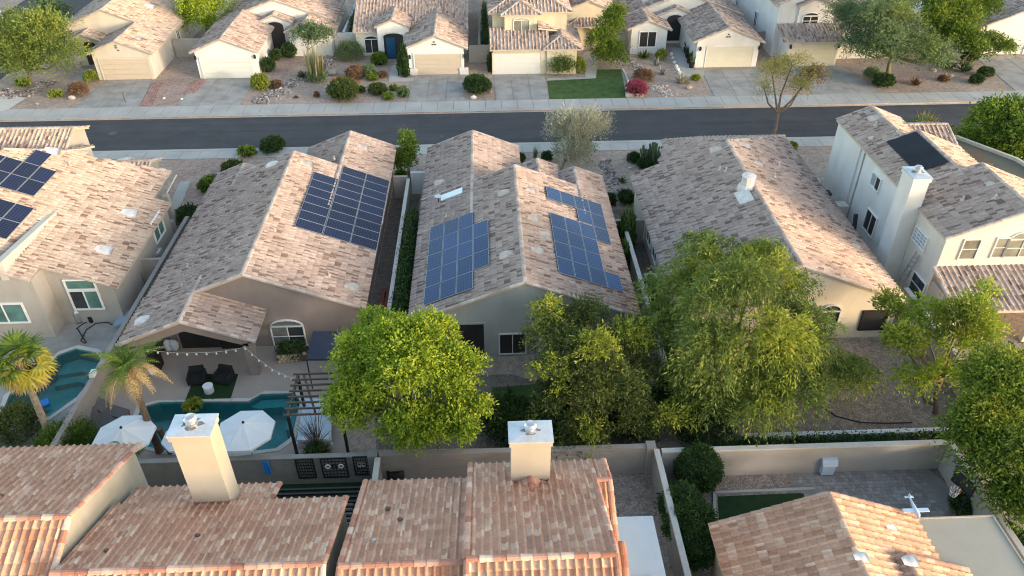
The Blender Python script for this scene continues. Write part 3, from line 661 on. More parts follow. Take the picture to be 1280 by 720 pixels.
def chimney(h, x0, x1, y0, y1, z0, z1, wall, cap=None, over=.06):
    m_ = MB(); m_.box(x0, x1, y0, y1, z0, z1-.32); m_.box(x0-over, x1+over, y0-over, y1+over, z1-.33, z1-.10)
    ch = m_.build('chimney', wall, h.root, ((x0+x1)/2, (y0+y1)/2, z0))
    m_ = MB(); o = over+.03; m_.box(x0-o, x1+o, y0-o, y1+o, z1-.10, z1-.04); xc, yc = (x0+x1)/2, (y0+y1)/2
    b = len(m_.v); m_.add([(x0-o,y0-o,z1-.04),(x1+o,y0-o,z1-.04),(x1+o,y1+o,z1-.04),(x0-o,y1+o,z1-.04),(xc,yc,z1+.05)], [(0,1,4),(1,2,4),(2,3,4),(3,0,4)])
    m_.build('chimney_cap', cap or MET_CAP, ch)
    m_ = MB(); n_ = 14; rr = [random.uniform(.28,.46) for _ in range(n_)]; zc = z1+.055; m_.add([(xc,yc,zc)]+[(xc+rr[k_]*math.cos(6.283*k_/n_), yc+rr[k_]*.8*math.sin(6.283*k_/n_), z1+.055-.09*rr[k_]/.75*1.0) for k_ in range(n_)], [(0,1+k_,1+(k_+1)%n_) for k_ in range(n_)]); m_.build('soot_stain', SOOT, ch)
    m_ = MB(); m_.lathe((xc,yc,z1-.02), [(.2,0),(.2,.10),(.15,.12),(.15,.26),(.24,.28),(.24,.33),(.17,.40),(.03,.43)], 14); m_.build('flue', ALU, ch)
    return ch
def GY(px, py, y):
    v = ray(px, py); t = y/v.y; return Vector((v.x*t, y, CAM_H+v.z*t))
def GX(px, py, x):
    v = ray(px, py); t = x/v.x; return Vector((x, v.y*t, CAM_H+v.z*t))
def win_y(h, Y, a, b, **k):
    p, q = GY(*a, Y), GY(*b, Y); return window(h, (p+q)/2, '-y', abs(p.x-q.x), abs(p.z-q.z), **k)
# ================================================================ middle row of houses
# --- beige house at the left edge
h = House('house', 'beige tiled house at the left edge, two solar arrays on its sunlit slope', (-27,44,0), GREIGE, TILE_BEIGE)
z1 = h.plane([(-21.6,37.3),(-21.6,47.2),(-22.7,47.2),(-22.7,51),(-27,49.8),(-28,50),(-31.5,47.6),(-31.5,36.0),(-25.5,36.0),(-25.5,37.3)], (-21.6,37,2.7), (-1,0))
h.plane([(-31.5,36),(-31.5,47.6),(-38,50),(-38,36)], (-38,36,4.06), (1,0)); h.plane([(-31.5,47.6),(-28,50),(-28,52),(-38,53)], (-31,53,4.4), (0,-1), .36)
h.cap((-31.5,36,6.66), (-31.5,47.6,6.66)); h.cap((-31.5,47.6,6.66), (-28,50,5.26)); h.cap((-21.6,37.3,2.7), (-25.5,37.3,4.26), .09); h.cap((-25.5,36,4.26), (-31.5,36,6.66), .09)
h.walls.append(([(-37.5,0),(-31.21,0),(-31.21,6.4),(-37.5,4.1)], 'y', 36.2, 47.4, None)); h.walls.append(([(-31.2,0),(-21.95,0),(-21.95,2.74),(-31.2,6.44)], 'y', 37.5, 47.0, None)); h.walls.append(([(-28,0),(-23.1,0),(-23.1,3.2),(-28,5.16)], 'y', 47.01, 49.4, None))
h.walls.append(([(-31.3,0),(-25.75,0),(-25.75,4.26),(-31.3,6.48)], 'y', 36.2, 37.49, None)); h.walls.append(([(-25.74,0),(-25.5,0),(-25.5,4.16),(-25.74,4.24)], 'y', 36.2, 37.49, None))
h.gable(-35, -28.8, 49.6, 53.6, 5.5, 'x', ins=(.2,.25)); h.gable(-28.9, -24.6, 50.6, 54.3, 2.5, 'x')
h.finish()
m_ = MB(); m_.extr([(36.1, z1(-26.8,36)+.62),(42.9, z1(-26.8,36)+.02),(42.9,4.2),(36.1,4.2)], 'x', -26.98, -26.6); m_.build('parapet', CREAM, h.root)
window(h, (-23.72,37.48,1.75), '-y', 1.7, 1.35, cols=2, glass=GLASST, fw=.1, pane_mats=[GLASS, GLASST]); window(h, (-23.72,37.48,2.85), '-y', 1.7, .68, cols=1, glass=GLASST, fw=.1)
win_y(h, 36.2, (-25,380), (38,402), cols=2, glass=GLASST, fw=.1)
p = GX(197,284,-21.93); window(h, p, '+x', 1.7, 1.5, cols=2, glass=GLASST, fw=.1)
for (x0, y0, n, y1) in ((-30.05,46.72,1,48.48),): solar(h, z1, x0, x0+.94, y0, y1, -.4, SOL_N, FRAMEA, 'y')
for i in range(5):
    for j in range(2):
        solar(h, z1, -30.05-.95*(i-1), -29.11-.95*(i-1), 43.4+1.66*j, 45.05+1.66*j, -.4, SOL_N, FRAMEA, 'y')
        if i < 4: solar(h, z1, -28.6-.95*(i-1)-.95, -27.66-.95*(i-1)-.95, 38.72+1.76*j, 40.47+1.76*j, -.4, SOL_N, FRAMEA, 'y')
for x, y in ((-23.28,44.61),(-23.26,40.25),(-29.3,49.0)): rvent(h, x, y, z1, -.4, .45, VENTW)
pipe(h, -27.9, 48.0, z1(-27.9,48)); rvent(h, -26.6, 52.7, lambda x, y: 3.1, -.05, .5, VENTW)
m_ = MB(); m_.tube([(-22.3,50.8,2.9),(-22.5,48.9,2.5),(-22.3,48.6,2.2),(-22.3,48.4,0)], .06); m_.build('downpipe', CREAM, h.root)
m_ = MB(); m_.box(-22.6,-22.2,48.2,48.6,0,2.6); m_.box(-23.2,-22.0,47.4,47.8,0,1.0); m_.build('porch_post', GREIGE, h.root)
# --- brown-walled house with covered patio
h = House('house', 'brown walled house with gabled patio roof and large solar array, beside the pool', (-13,43,0), TAUPE, TILE_MID)
h.gable(-19.6, -7.0, 34.75, 49.6, 2.6, 'y'); h.gable(-13.65, -6.95, 44, 55.3, 2.61, 'y', ins=(.45,.3)); h.gable(-19.55, -15.4, 47.8, 51.3, 2.61, 'y')
h.gable(-19.75, -12.55, 32.2, 36.3, 2.56, 'y', wall=False, ends=(1,0)); zR = lambda x, y: 5.12-.4*(x+13.3); zL = lambda x, y: 2.6+.4*(x+19.6)
h.finish()
m_ = MB(); m_.extr([(-19.3,2.1),(-16.15,3.25),(-13.0,2.1),(-13.0,2.56),(-16.15,3.83),(-19.3,2.56)], 'y', 32.35, 32.7)
m_.build('patio_gable', TAUPE, h.root)
for x, y in ((-13.05,32.35),(-19.1,32.35)): m_ = MB(); m_.box(x-.25, x+.25, y, y+.5, 0, 2.3); m_.build('patio_column', TAUPE, h.root)
win_y(h, 34.9, (338,408), (384,431.5), cols=2, rows=2, arch=.45, glass=GLASSG, fw=.07, pane_mats=[GLASSG, GLASS])
opening(h, (-16.6,34.88,1.1), '-y', 2.4, 2.2, 0, GLASSK, 'patio_door'); 
for i in range(2):
    for j in range(9):
        solar(h, zR, -10.12+1.57*i, -8.56+1.57*i, 40.5+1.01*j, 41.5+1.01*j, -.4, SOL_N, FRAMEA)
for j in range(7): solar(h, zR, -11.72, -10.16, 40.5+1.01*j, 41.5+1.01*j, -.4, SOL_N, FRAMEA)
rvent(h, -12.3, 48.4, zR, -.4, .42, VENT); rvent(h, -9.2, 53.4, lambda x, y: 3.95-.4*(x+10.3), -.4, .38); rvent(h, -7.9, 36.3, zR, -.4, .38); rvent(h, -18.8, 33.75, lambda x, y: 2.56+.4*(x+19.75), .4, .38, VENTW); rvent(h, -14.7, 48.8, zL, .4, .4, VENTW)
for x, y in ((-12.6,39.6),(-17.6,38.2),(-9.2,36.8),(-10.9,50.8),(-17.2,35.9)): pipe(h, x, y, (zR if x > -13.3 else zL)(x, y) if y < 50 else 3.9, .05, .35)
# --- grey-walled house with two arrays
h = House('house', 'grey walled house in the centre with solar arrays on both sides of its ridge', (2,43,0), BLUEGREY, TILE_MID)
h.gable(-4.52, 8.25, 33.35, 46.8, 2.6, 'y', r=1.85); h.gable(-4.5, 2.45, 42.5, 54.9, 2.61, 'y'); h.gable(2.2, 5.1, 44, 50.9, 2.95, 'y', ins=(.3,.15)); h.gable(4.15, 8.25, 43, 49.7, 2.61, 'y')
zl = lambda x, y: 2.6+.4*(x+4.52); zr_ = lambda x, y: 5.148-.4*(x-1.85)
h.finish()
win_y(h, 33.5, (624,417), (657,441), cols=2, glass=GLASSK, frame=COOLW); p = GY(585,424,33.5); opening(h, p, '-y', 1.9, 2.3, 0, GLASSK, 'patio_door')
for i in range(3):
    for j in range(5): solar(h, zl, -3.66+.925*i, -2.74+.925*i, 34.3+1.64*j, 35.93+1.64*j, .4, SOL_B, FRAMEA, 'y')
for j in range(3): solar(h, zl, -3.66+.925*3, -2.74+.925*3, 36.0+1.64*j, 37.63+1.64*j, .4, SOL_B, FRAMEA, 'y')
def sr(i, j): solar(h, zr_, 3.77+.935*i, 4.70+.935*i, 35.12+1.64*j, 36.75+1.64*j, -.4, SOL_B, FRAMEA, 'y')
for i in range(4): sr(i, 0)
for j in (1,2): [sr(i, j) for i in range(3)]
for i in range(3): sr(i, 3)
for (i, y) in ((3,40.12),(2,41.78),(3,41.78),(0,43.43),(1,43.43),(2,43.43),(3,43.43)): solar(h, zr_, 3.77+.935*i, 4.70+.935*i, y, y+1.63, -.4, SOL_B, FRAMEA, 'y')
a_ = Vector((-3.15,44.9,zl(-3.15,44.9)+.12)); m_ = MB(); L_ = Vector((1,0,.4)).normalized(); m_.obox((-2.4,45.9,zl(-2.4,45.9)+.1), L_, (0,1,0), L_.cross(Vector((0,1,0))), .78, .36, .06); m_.build('skylight', SKYL, h.root)
for x, y, z, s_ in ((1.04,43.6,zl,.4),(.97,36.5,zl,.4),(-3.3,48.4,zl,.4)): rvent(h, x, y, z, s_, .36)
for x, y in ((2.74,43.85),(2.69,40.34),(2.7,36.83),(3.3,38.9)): rvent(h, x, y, zr_, -.4, .33)
for x, y in ((-2.7,43.3),(6.6,45.6),(-3.4,47.0)): pipe(h, x, y, (zl if x < 1.85 else zr_)(x, y), .06, .35)
# --- cream house with broad brown slope
h = House('house', 'cream house with broad brown roof behind the feathery tree, white vent on its ridge', (17,43,0), CREAM, TILE_MID, tw=.33)
zl = lambda x, y: 2.6+.4*(x-10.3); zr_ = lambda x, y: 5.24-.4*(x-16.9)
h.plane([(10.3,34.1),(16.9,34.1),(16.9,49.65),(13.3,53.2),(12.3,49.8),(10.3,49.75)], (10.3,34,2.6), (1,0)); h.plane([(16.9,34.1),(23.5,34.1),(23.5,55.8),(16.9,49.65)], (23.5,34,2.6), (-1,0)); h.plane([(16.9,49.65),(23.5,55.8),(17,55.8),(13.3,53.2)], (17,55.8,2.7), (0,-1), .41)
h.cap((16.9,34.1,5.24), (16.9,49.65,5.24)); h.cap((16.9,49.65,5.24), (23.5,55.8,2.65)); h.cap((10.3,34.1,2.6), (16.9,34.1,5.24), .1); h.cap((23.5,34.1,2.6), (16.9,34.1,5.24), .1)
h.walls.append(([(10.7,0),(23.1,0),(23.1,2.68),(16.9,5.14),(10.7,2.68)], 'y', 34.22, 49.5, None)); h.walls.append(([(13.8,0),(23.1,0),(23.1,2.68),(16.9,2.7),(13.8,2.7)], 'y', 49.51, 55.3, None))
h.finish()
win_y(h, 34.2, (1080,388.5), (1103,411), cols=1, glass=GLASSK, frame=BLACK); win_y(h, 34.2, (1026,389), (1046,404), cols=1, arch=.45, glass=GLASSK, frame=COOLW)
for a_, b_ in (((813,287),(806,300)),((819,318),(822,330))): p = GX(*a_, 10.68); window(h, (10.68, p.y, 1.5), '-x', 1.3, 1.2, cols=2, glass=GLASSK)
ch = MB(); ch.lathe((16.5,43.2,4.85), [(.62,0),(.58,.35),(.42,.5),(.40,.95),(.46,1.0),(.46,1.1),(.1,1.15)], 9); ch.build('flashed_vent', VENTW, h.root, (16.5,43.2,4.85))
m_ = MB(); m_.obox((16.05,42.2,zl(16.05,42.2)+.1), Vector((1,0,.4)).normalized(), (0,1,0), Vector((-.37,0,.93)), .45, .7, .05); m_.build('flashing', VENTW, h.root)
rvent(h, 16.0, 49.0, zl, .4, .42); rvent(h, 18.3, 50.0, zr_, -.4, .42); rvent(h, 18.5, 47.3, zr_, -.4, .3); rvent(h, 22.4, 39.2, zr_, -.4, .25)
for x, y in ((15.6,46.3),(15.9,45.9),(19.3,46.0),(20.5,48.5)): pipe(h, x, y, (zl if x < 16.9 else zr_)(x, y), .06, .4, VENTW)
# --- two storey house on the right
h = House('house', 'white two storey house at the right with black solar array and outside chimney', (29,44,0), COOLW, TILE_MID, tw=.32)
zl = lambda x, y: 5.4+.4*(x-25.8)
h.gable(25.8, 30.5, 47.603, 52.6, 5.4, 'y', ends=(0,1), ins=(.15,.12)); h.gable(25.8, 32.4, 41.803, 47.6, 5.4, 'y', ends=(0,1), ins=(.152,.12)); h.gable(25.8, 34.6, 36.2, 41.8, 5.4, 'y', ends=(1,1), ins=(.154,.12), wmat=COOLW_LIT)
h.gable(29.6, 33.2, 48.8, 53.2, 4.7, 'x', wall=False)
h.plane([(25.75,33.1),(35.5,33.1),(35.5,36.3),(25.75,36.3)], (25.75,33.1,2.55), (0,1), .26); h.cap((25.75,33.1,2.55), (25.75,36.3,3.4), .1)
h.finish()
for x in (26.1, 30.6, 35.2): m_ = MB(); m_.box(x, x+.35, 33.4, 33.75, 0, 2.5); m_.build('patio_column', CREAM, h.root)
m_ = MB(); m_.box(25.95, 26.2, 34.4, 36.2, 0, 2.5); m_.build('wall', TAN, h.root)
win_y(h, 36.32, (1206,299), (1217,323), cols=1, rows=2, glass=GLASSG, frame=COOLW); win_y(h, 36.32, (1247,297), (1252,321), cols=1, rows=2, glass=GLASSG, frame=COOLW); win_y(h, 36.32, (1262,299), (1290,320), cols=2, rows=2, arch=.5, glass=GLASSG, frame=COOLW)
window(h, (25.94,45.2,4.2), '-x', 1.25, .95, cols=2, glass=GLASS, pane_mats=[GLASSB, GLASSK]); window(h, (25.94,44.4,1.5), '-x', 1.5, 1.5, cols=2, glass=GLASSK); window(h, (25.94,37.3,1.3), '-x', 1.5, 1.3, cols=1, rows=2, glass=GLASS); window(h, (25.94,38.6,3.9), '-x', 1.5, .9, cols=4, rows=4, glass=GLASSB, fw=.05)
chimney(h, 24.95, 25.94, 39.6, 41.0, 0, 7.5, COOLW)
for i in range(2):
    for j in range(4): solar(h, zl, 27.1+.9*i, 28.02+.9*i, 42.9+1.12*j, 44.04+1.12*j, .4, SOL_K, FRAMEK, 'y')
for x, y in ((27.4,50.0),(27.2,47.9),(27.9,39.0),(29.2,38.2)): pipe(h, x, y, zl(x, y), .07, .4, VENT)
rvent(h, 27.6, 50.9, zl, .4, .4); rvent(h, 29.6, 39.6, zl, .4, .25); rvent(h, 26.6, 48.6, zl, .4, .22)
m_ = MB(); m_.prism([(33.0,51.8),(34.9,52.1),(37.3,48.3),(38.5,42),(34.7,42)], 3.75, 3.95); m_.build('flat_roof', OLIVE, h.root)
for a_, b_ in (((33.0,51.8,4.0),(34.9,52.1,4.0)),((34.9,52.1,4.0),(37.3,48.3,4.0)),((37.3,48.3,4.0),(38.5,42,4.0))): m_ = MB(); m_.beam(a_, b_, .22, .35); m_.build('fascia', CREAM, h.root)
m_ = MB(); m_.box(33.2, 37, 43, 50, 0, 3.74); m_.build('wall', CREAM, h.root)
m_ = MB(); m_.box(33.5, 35.2, 47.5, 49.5, 3.96, 4.2); m_.build('roof_hatch', BROWN, h.root)
m_ = MB(); m_.tube([(25.88,48.2,5.3),(25.88,48.2,.1)], .045); m_.build('downpipe', COOLW, h.root)
# ================================================================ near row
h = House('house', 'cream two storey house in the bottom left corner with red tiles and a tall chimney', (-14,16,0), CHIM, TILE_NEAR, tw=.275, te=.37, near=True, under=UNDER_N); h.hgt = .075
h.gable(-24, -14.25, 12, 22.15, 5.62, 'x', r=17.05, ends=(0,1), rake=.12, ins=(.45,.02), tm0=TILE_SUNLIT); h.gable(-14.1, -5.55, 11, 19.05, 5.61, 'x', r=15.15, ends=(0,1), rake=.11, ins=(.4,.02), tm0=TILE_SUNLIT)
h.plane([(-14.0,18.2),(-8.45,18.2),(-8.45,20.5),(-14.0,20.5)], (-14,20.5,4.9), (0,-1)); h.cap((-8.45,20.5,4.9), (-8.45,18.7,5.6), .12)
h.walls.append(([(18.0,0),(20.1,0),(20.1,4.9),(18.0,5.6)], 'x', -14.0, -8.7, None)); h.finish()
chimney(h, -11.12, -9.78, 19.0, 19.9, 4.6, 9.4, CHIM)
for x, y, z in ((-17.4,18.5,7.06),(-10.2,16.9,6.57),(-12.9,16.2,6.85)): pipe(h, x, y, z, .05, .25, BARK)
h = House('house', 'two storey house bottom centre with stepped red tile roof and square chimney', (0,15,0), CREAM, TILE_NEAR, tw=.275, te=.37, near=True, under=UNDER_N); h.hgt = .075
h.gable(-5.02, -1.0, 9, 20.2, 4.84, 'x', r=15.05, ends=(1,0), rake=.12, ins=(.4,.14), tm0=TILE_SUNLIT); h.gable(-.95, 3.8, 9, 20.9, 5.24, 'x', r=14.9, ends=(1,1), rake=.12, ins=(.4,.14), tm0=TILE_SUNLIT)
h.plane([(3.8,19.45),(4.35,19.45),(4.35,20.9),(3.8,20.9)], (3.8,20.9,5.2), (0,-1)); h.plane([(3.8,19.45),(4.35,19.45),(4.35,17.1),(3.8,17.1)], (3.8,17.1,4.84), (0,1), tm=TILE_SUNLIT); h.cap((4.35,20.9,5.2), (4.35,19.45,5.78), .12); h.cap((4.35,17.1,4.84), (4.35,19.45,5.78), .12); h.cap((3.85,19.45,5.78), (4.4,19.45,5.78), .12)
h.plane([(3.8,16.8),(4.45,16.8),(4.45,12.8),(3.8,12.8)], (3.8,12.8,4.0), (0,1), tm=TILE_SUNLIT); h.cap((4.45,12.8,4.0), (4.45,16.8,5.6), .12)
h.gable(.75, 1.95, 18.4, 19.6, 5.75, 'y', wall=False, ends=(0,0)); h.box(3.6, 4.15, 12, 20.6, 4.9)
h.finish(); chimney(h, .62, 2.08, 19.5, 20.4, 5.0, 8.05, CHIM)
for x, y, z in ((-3.4,17.5,6.28),(-4.1,16.3,6.76),(-3.9,18.2,6.0)): pipe(h, x, y, z, .06, .25, VENT if x < -4 else BARK)
m_ = MB(); m_.box(3.9, 6.45, 8, 20.15, 2.5, 2.62); pc = m_.build('patio_cover', PATIOC, h.root); m_ = MB(); m_.box(6.2, 6.4, 19.8, 20.0, 0, 2.5); m_.box(6.2,6.4,12,12.2,0,2.5); m_.build('patio_post', METALW, h.root)
m_ = MB(); m_.box(4.4, 5.9, 12, 17.35, 2.63, 2.68); m_.build('cover_panel', DECK, h.root)
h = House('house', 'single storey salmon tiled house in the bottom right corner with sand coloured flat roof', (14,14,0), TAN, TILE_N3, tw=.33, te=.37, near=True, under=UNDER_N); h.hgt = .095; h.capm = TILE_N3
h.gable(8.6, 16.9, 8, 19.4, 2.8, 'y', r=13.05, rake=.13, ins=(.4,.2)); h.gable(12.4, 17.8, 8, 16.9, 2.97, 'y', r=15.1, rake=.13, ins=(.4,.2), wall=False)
h.finish(); m_ = MB(); m_.box(16.92, 20.05, 8, 19.25, 2.85, 3.0); m_.build('flat_roof', FLATR, h.root); m_ = MB(); m_.box(16.93, 20.1, 19.25, 19.31, 2.7, 3.05); m_.box(20.05, 20.12, 8, 19.249, 2.7, 3.05); m_.build('fascia', FLATR, h.root)
h.walls = []; m_ = MB(); m_.box(17.0, 19.6, 8, 18.8, 0, 2.84); m_.build('wall', TAN, h.root)
rvent(h, 15.3, 18.4, lambda x, y: 4.58-.4*(x-13.05), -.4, .2, VENTW); rvent(h, 15.1, 16.6, lambda x, y: 4.1, -.1, .25, VENTW); rvent(h, 13.1, 16.5, lambda x, y: 4.6, -.1, .22, VENTW)
# ================================================================ far row across the street
h = House('house', 'tan house across the street behind the corner tree, brick edged gravel on its right', (-36,82,0), CREAM, TILE_BEIGE, tw=.36, te=.42)
h.gable(-39.45, -33.0, 77.5, 88, 2.7, 'y', r=-36.3); zt = h.gable(-46, -32.98, 83.4, 98, 2.7, 'y', r=-39.5, ends=(1,0)); h.gable(-43.3, -38.8, 81.6, 86, 2.6, 'y', r=-41.4, ins=(.3,.3))
h.finish(); garage_door(h, -36.05, 77.6, 4.75); opening(h, (-41,81.85,1.2), '-y', 1.4, 2.2, .3); p = GX(224,48,-33.4); window(h, (-33.42,86.3,1.6), '+x', .9, 1.3, cols=2)
rvent(h, -35.0, 79.8, lambda x, y: 3.95-.4*(x+36.3), -.4, .45); rvent(h, -36.5, 88.5, lambda x, y: 5.3-.4*(x+39.5), -.4, .5, VENTW); pipe(h, -37.2, 90, 4.5)
m_ = MB(); [m_.box(-36.5+dx, -36.3+dx, 77.6, 77.66, z, z+.12) for dx, z in ((0,3.2),(.15,2.95),(0,3.4))]; m_.build('gable_vent', BROWN, h.root)
h = House('house', 'bright white house with white garage door, second from the left across the street', (-24,84,0), WHITE, TILE_FAR, tw=.36, te=.42)
h.gable(-29.3, -22.6, 77.4, 87, 2.7, 'y', r=-26.0); h.gable(-29.28, -16.2, 86.9, 99, 2.7, 'y', r=-22.6, pitch=.36, ends=(1,0), wall=True); h.gable(-24.6, -20.6, 85.4, 89, 3.1, 'y', ins=(.2,.1)); h.gable(-21.2, -15.9, 83.6, 92, 2.6, 'y', r=-19.0)
h.finish(); garage_door(h, -25.95, 77.5, 4.9, matr=DOORW); opening(h, (-22.5,85.44,1.5), '-y', 1.9, 2.5, .5); lamp(h, (-28.85,77.55,2.2)); lamp(h, (-22.95,77.55,2.2))
m_ = MB(); m_.obox((-26.9,92,4.3), Vector((1,0,.3)).normalized(), (0,1,0), Vector((-.3,0,1)).normalized(), .8, .4, .08); m_.build('skylight', SKYL, h.root); window(h, (-16.4,88.4,1.6), '+x', .9, 1.4, cols=2)
h = House('house', 'white house with deep blue front door and tan garage door', (-8,82,0), WHITE, TILE_FAR, tw=.36, te=.42)
h.gable(-13.8, -1.72, 83.1, 99, 2.7, 'x', r=91, pitch=.36); h.gable(-11.4, -7.7, 82.3, 89, 3.4, 'y', ins=(.2,.12)); h.gable(-8.15, -1.65, 77.4, 88.5, 2.7, 'y', r=-4.92)
h.finish(); garage_door(h, -4.7, 77.5, 4.7, matr=DOORT); win_y(h, 83.54, (455.5,49), (474,66), cols=2, arch=.35, glass=GLASS)
win_y_ = (484,494); d_ = opening(h, (-9.55,82.41,1.2), '-y', 2.2, 2.4, .4, GLASSK, 'entry'); m_ = MB(); m_.box(-10.35,-9.4,82.33,82.39,0,2.3); m_.build('front_door', NAVY, h.root); lamp(h, (-7.5,77.55,1.9)); lamp(h, (-2.0,77.55,1.9))
m_ = MB(); [m_.box(-5.2+dx, -5.0+dx, 77.48, 77.54, z, z+.12) for dx, z in ((0,3.05),(.25,3.05),(.12,3.3))]; m_.build('gable_vent', BROWN, h.root)
m_ = MB(); [m_.box(x, x+.9, 77.38, 77.54, 0, .7) for x in (-7.75,-2.55)]; m_.build('stone_base', BOULDW, h.root)
h = House('house', 'yellow cream two storey house with striped hip roofs and front lawn', (5,82,0), YELLOW, TILE_FAR, tw=.36, te=.42); h.hgt = .09
h.plane([(.55,76.8),(6.6,76.8),(6.6,79.8),(.55,79.8)], (.55,76.8,2.7), (0,1)); h.hip(5.9, 9.8, 76.65, 80.4, 2.7); h.gable(6.0, 9.9, 78.5, 84, 2.72, 'y', wall=False, ends=(0,0)); h.plane([(5.5,78.0),(9.8,82.0),(9.8,84),(5.5,84)], (9.8,80,2.7), (-1,0))
h.hip(.5, 9.0, 79.9, 92, 5.4, wall=True); h.hip(1.75, 5.85, 79.0, 83.0, 5.42, ins=.4); h.hip(8.9, 13.1, 82.9, 86.8, 2.95, wall=False); h.gable(8.2, 14.3, 84, 98, 4.1, 'y', ends=(1,0)); h.box(.9, 6.4, 77.25, 80.5, 2.72); h.box(9.4, 12.7, 85.5, 90, 2.9)
h.finish(); garage_door(h, 3.3, 77.25, 4.8, matr=DOORW); win_y(h, 79.4, (642,25), (662,42), cols=2, glass=GLASSG, arch=.2)
m_ = MB(); m_.extr([(9.35,0),(9.75,0),(9.75,2.1),(10.1,2.5),(11.0,2.7),(11.8,2.5),(12.2,2.1),(12.2,0),(12.65,0),(12.65,2.98),(9.35,2.98)], 'y', 83.3, 83.7); m_.build('porch_arch', YELLOW, h.root)
for i in range(3):
    for j in range(2): solar(h, lambda x, y: 4.1+.4*(14.3-x), 11.4+1.0*i, 12.3+1.0*i, 88+1.7*j, 89.6+1.7*j, -.4, SOL_B, FRAMEA, 'y')
m_ = MB(); m_.box(7.0,7.6,83.93,83.99,4.3,4.6); m_.build('gable_vent', BROWN, h.root)
h = House('house', 'off white house with recessed arched entry between two gables, cactus garden in front', (21,83,0), COOLW, TILE_FAR, tw=.36, te=.42)
h.gable(15.35, 20.1, 82.5, 87, 2.7, 'y', r=17.55); h.gable(15.3, 29, 86.8, 99, 2.71, 'y', r=22.2, pitch=.36, ends=(1,0)); h.gable(19.0, 23.4, 85.8, 90, 3.05, 'y', ins=(.25,.12)); h.gable(21.4, 28.75, 78.1, 92, 2.7, 'y', r=24.9)
h.finish(); garage_door(h, 25.35, 78.24, 4.8, matr=DOORC, arch=1); opening(h, (21.1,85.9,1.5), '-y', 1.9, 2.4, .5); win_y(h, 82.64, (800,39.5), (819,58.5), cols=2, glass=GLASSK, fw=.1); lamp(h, (22.2,78.26,2.0)); lamp(h, (28.3,78.26,2.0))
rvent(h, 26.9, 88.5, lambda x, y: 4.1-.4*(x-24.9), -.4, .5, VENTW); rvent(h, 19.0, 92, lambda x, y: 2.71+.36*(x-15.3), .36, .3); rvent(h, 18.3, 89, lambda x, y: 2.71+.36*(x-15.3), .36, .4, VENT)
m_ = MB(); [m_.box(24.7+dx, 24.9+dx, 78.2, 78.25, z, z+.12) for dx, z in ((0,3.1),(.25,3.1),(.12,3.35))]; m_.build('gable_vent', BROWN, h.root)
h = House('house', 'white two storey house with arched upper window, half hidden by the big grey green tree', (35,84,0), COOLW, TILE_FAR, tw=.36, te=.42)
h.plane([(30.5,77.6),(36.9,77.6),(36.9,80.4),(30.5,80.4)], (30.5,77.6,2.7), (0,1), .35); h.gable(30.3, 37.2, 81.1, 98, 5.4, 'y', zb=0); h.gable(32.5, 36.9, 80.6, 86, 5.42, 'y', zb=0, ins=(.35,.5)); h.box(31.3, 36.6, 78.1, 81.3, 2.8); h.gable(37, 44, 80, 92, 2.7, 'y')
h.finish(); garage_door(h, 34.0, 78.1, 4.7, matr=DOORC); win_y(h, 81.1, (1004,20), (1021,32), cols=2, rows=2, arch=.35, glass=GLASSK, fw=.1); lamp(h, (31.5,78.1,2.1)); lamp(h, (36.5,78.1,2.1))
p = GX(945,24,30.74); window(h, (30.73,p.y,p.z), '-x', 1.0, 1.7, cols=2, glass=GLASSK); p = GX(922,4,30.74); window(h, (30.73,p.y,p.z), '-x', .8, 1.5, cols=2, glass=GLASSK)
h = House('house', 'grey roofed white house in the top right corner beyond the driveway', (58,86,0), COOLW, TILE_FAR, tw=.4, te=.45)
h.gable(51.8, 66, 80.5, 96, 2.7, 'y', r=59); h.finish(); garage_door(h, 60.5, 80.6, 4.8, matr=DOORC)
# ================================================================ fences and garden walls
def garden_wall(label, p, q, hgt=1.8, th=.2, matr=BLOCK, blocks=False, cop=None, piers=(), group=None):
    p = Vector((*p,0)); q = Vector((*q,0)); d = (q-p); L = d.length; d.normalize(); n = Vector((-d.y,d.x,0)); Z = Vector((0,0,1))
    r = thing('garden_wall', label, 'wall', (p+q)/2, group); r['kind'] = 'thing'
    m_ = MB(); m_.obox((p+q)/2+Z*(hgt/2-.05), d, n, Z, L/2, th/2-(.012 if blocks else 0), hgt/2-.05); m_.build('core', matr, r)
    if blocks:
        b_ = MB(); nz = int((hgt-.1)/.2); nb = int(L/.4)
        for j in range(nz):
            for i in range(nb+1):
                u0 = max(0, (i-(.5 if j%2 else 0))*L/nb); u1 = min(L, (i+1-(.5 if j%2 else 0))*L/nb)
                if u1-u0 < .05: continue
                b_.obox(p+d*((u0+u1)/2)+Z*(j*.2+.1), d, n, Z, (u1-u0)/2-.006, th/2+random.uniform(0,.004), .094)
        tag(b_.build('block_courses', matr, r), kind='stuff')
    m_ = MB(); m_.obox((p+q)/2+Z*(hgt-.03), d, n, Z, L/2, th/2+.03, .045); m_.build('coping', cop or matr, r)
    for u in piers: m_ = MB(); m_.obox(p+d*u+Z*(hgt/2+.04), d, n, Z, .22, .22, hgt/2+.05); m_.build('pier', matr, r)
    return r
garden_wall('long grey block wall behind the pool yards, three lattice panels on it', (-27,24.72), (-5.5,24.72), 1.8, .2, BLOCK, True, piers=(13.2,21.4))
garden_wall('grey block wall between the square chimney and the two small yards', (-5.3,24.72), (7.35,24.72), 1.8, .2, BLOCKM, True, piers=(7.6,12.6))
garden_wall('smooth tan wall behind the paved yard in the lower right', (7.75,24.4), (21.2,24.4), 1.8, .2, BLOCKT, cop=CAPS)
garden_wall('tan side wall with the basketball hoop beside it', (21.33,24.5), (21.33,9), 1.8, .2, BLOCKT, cop=CAPS)
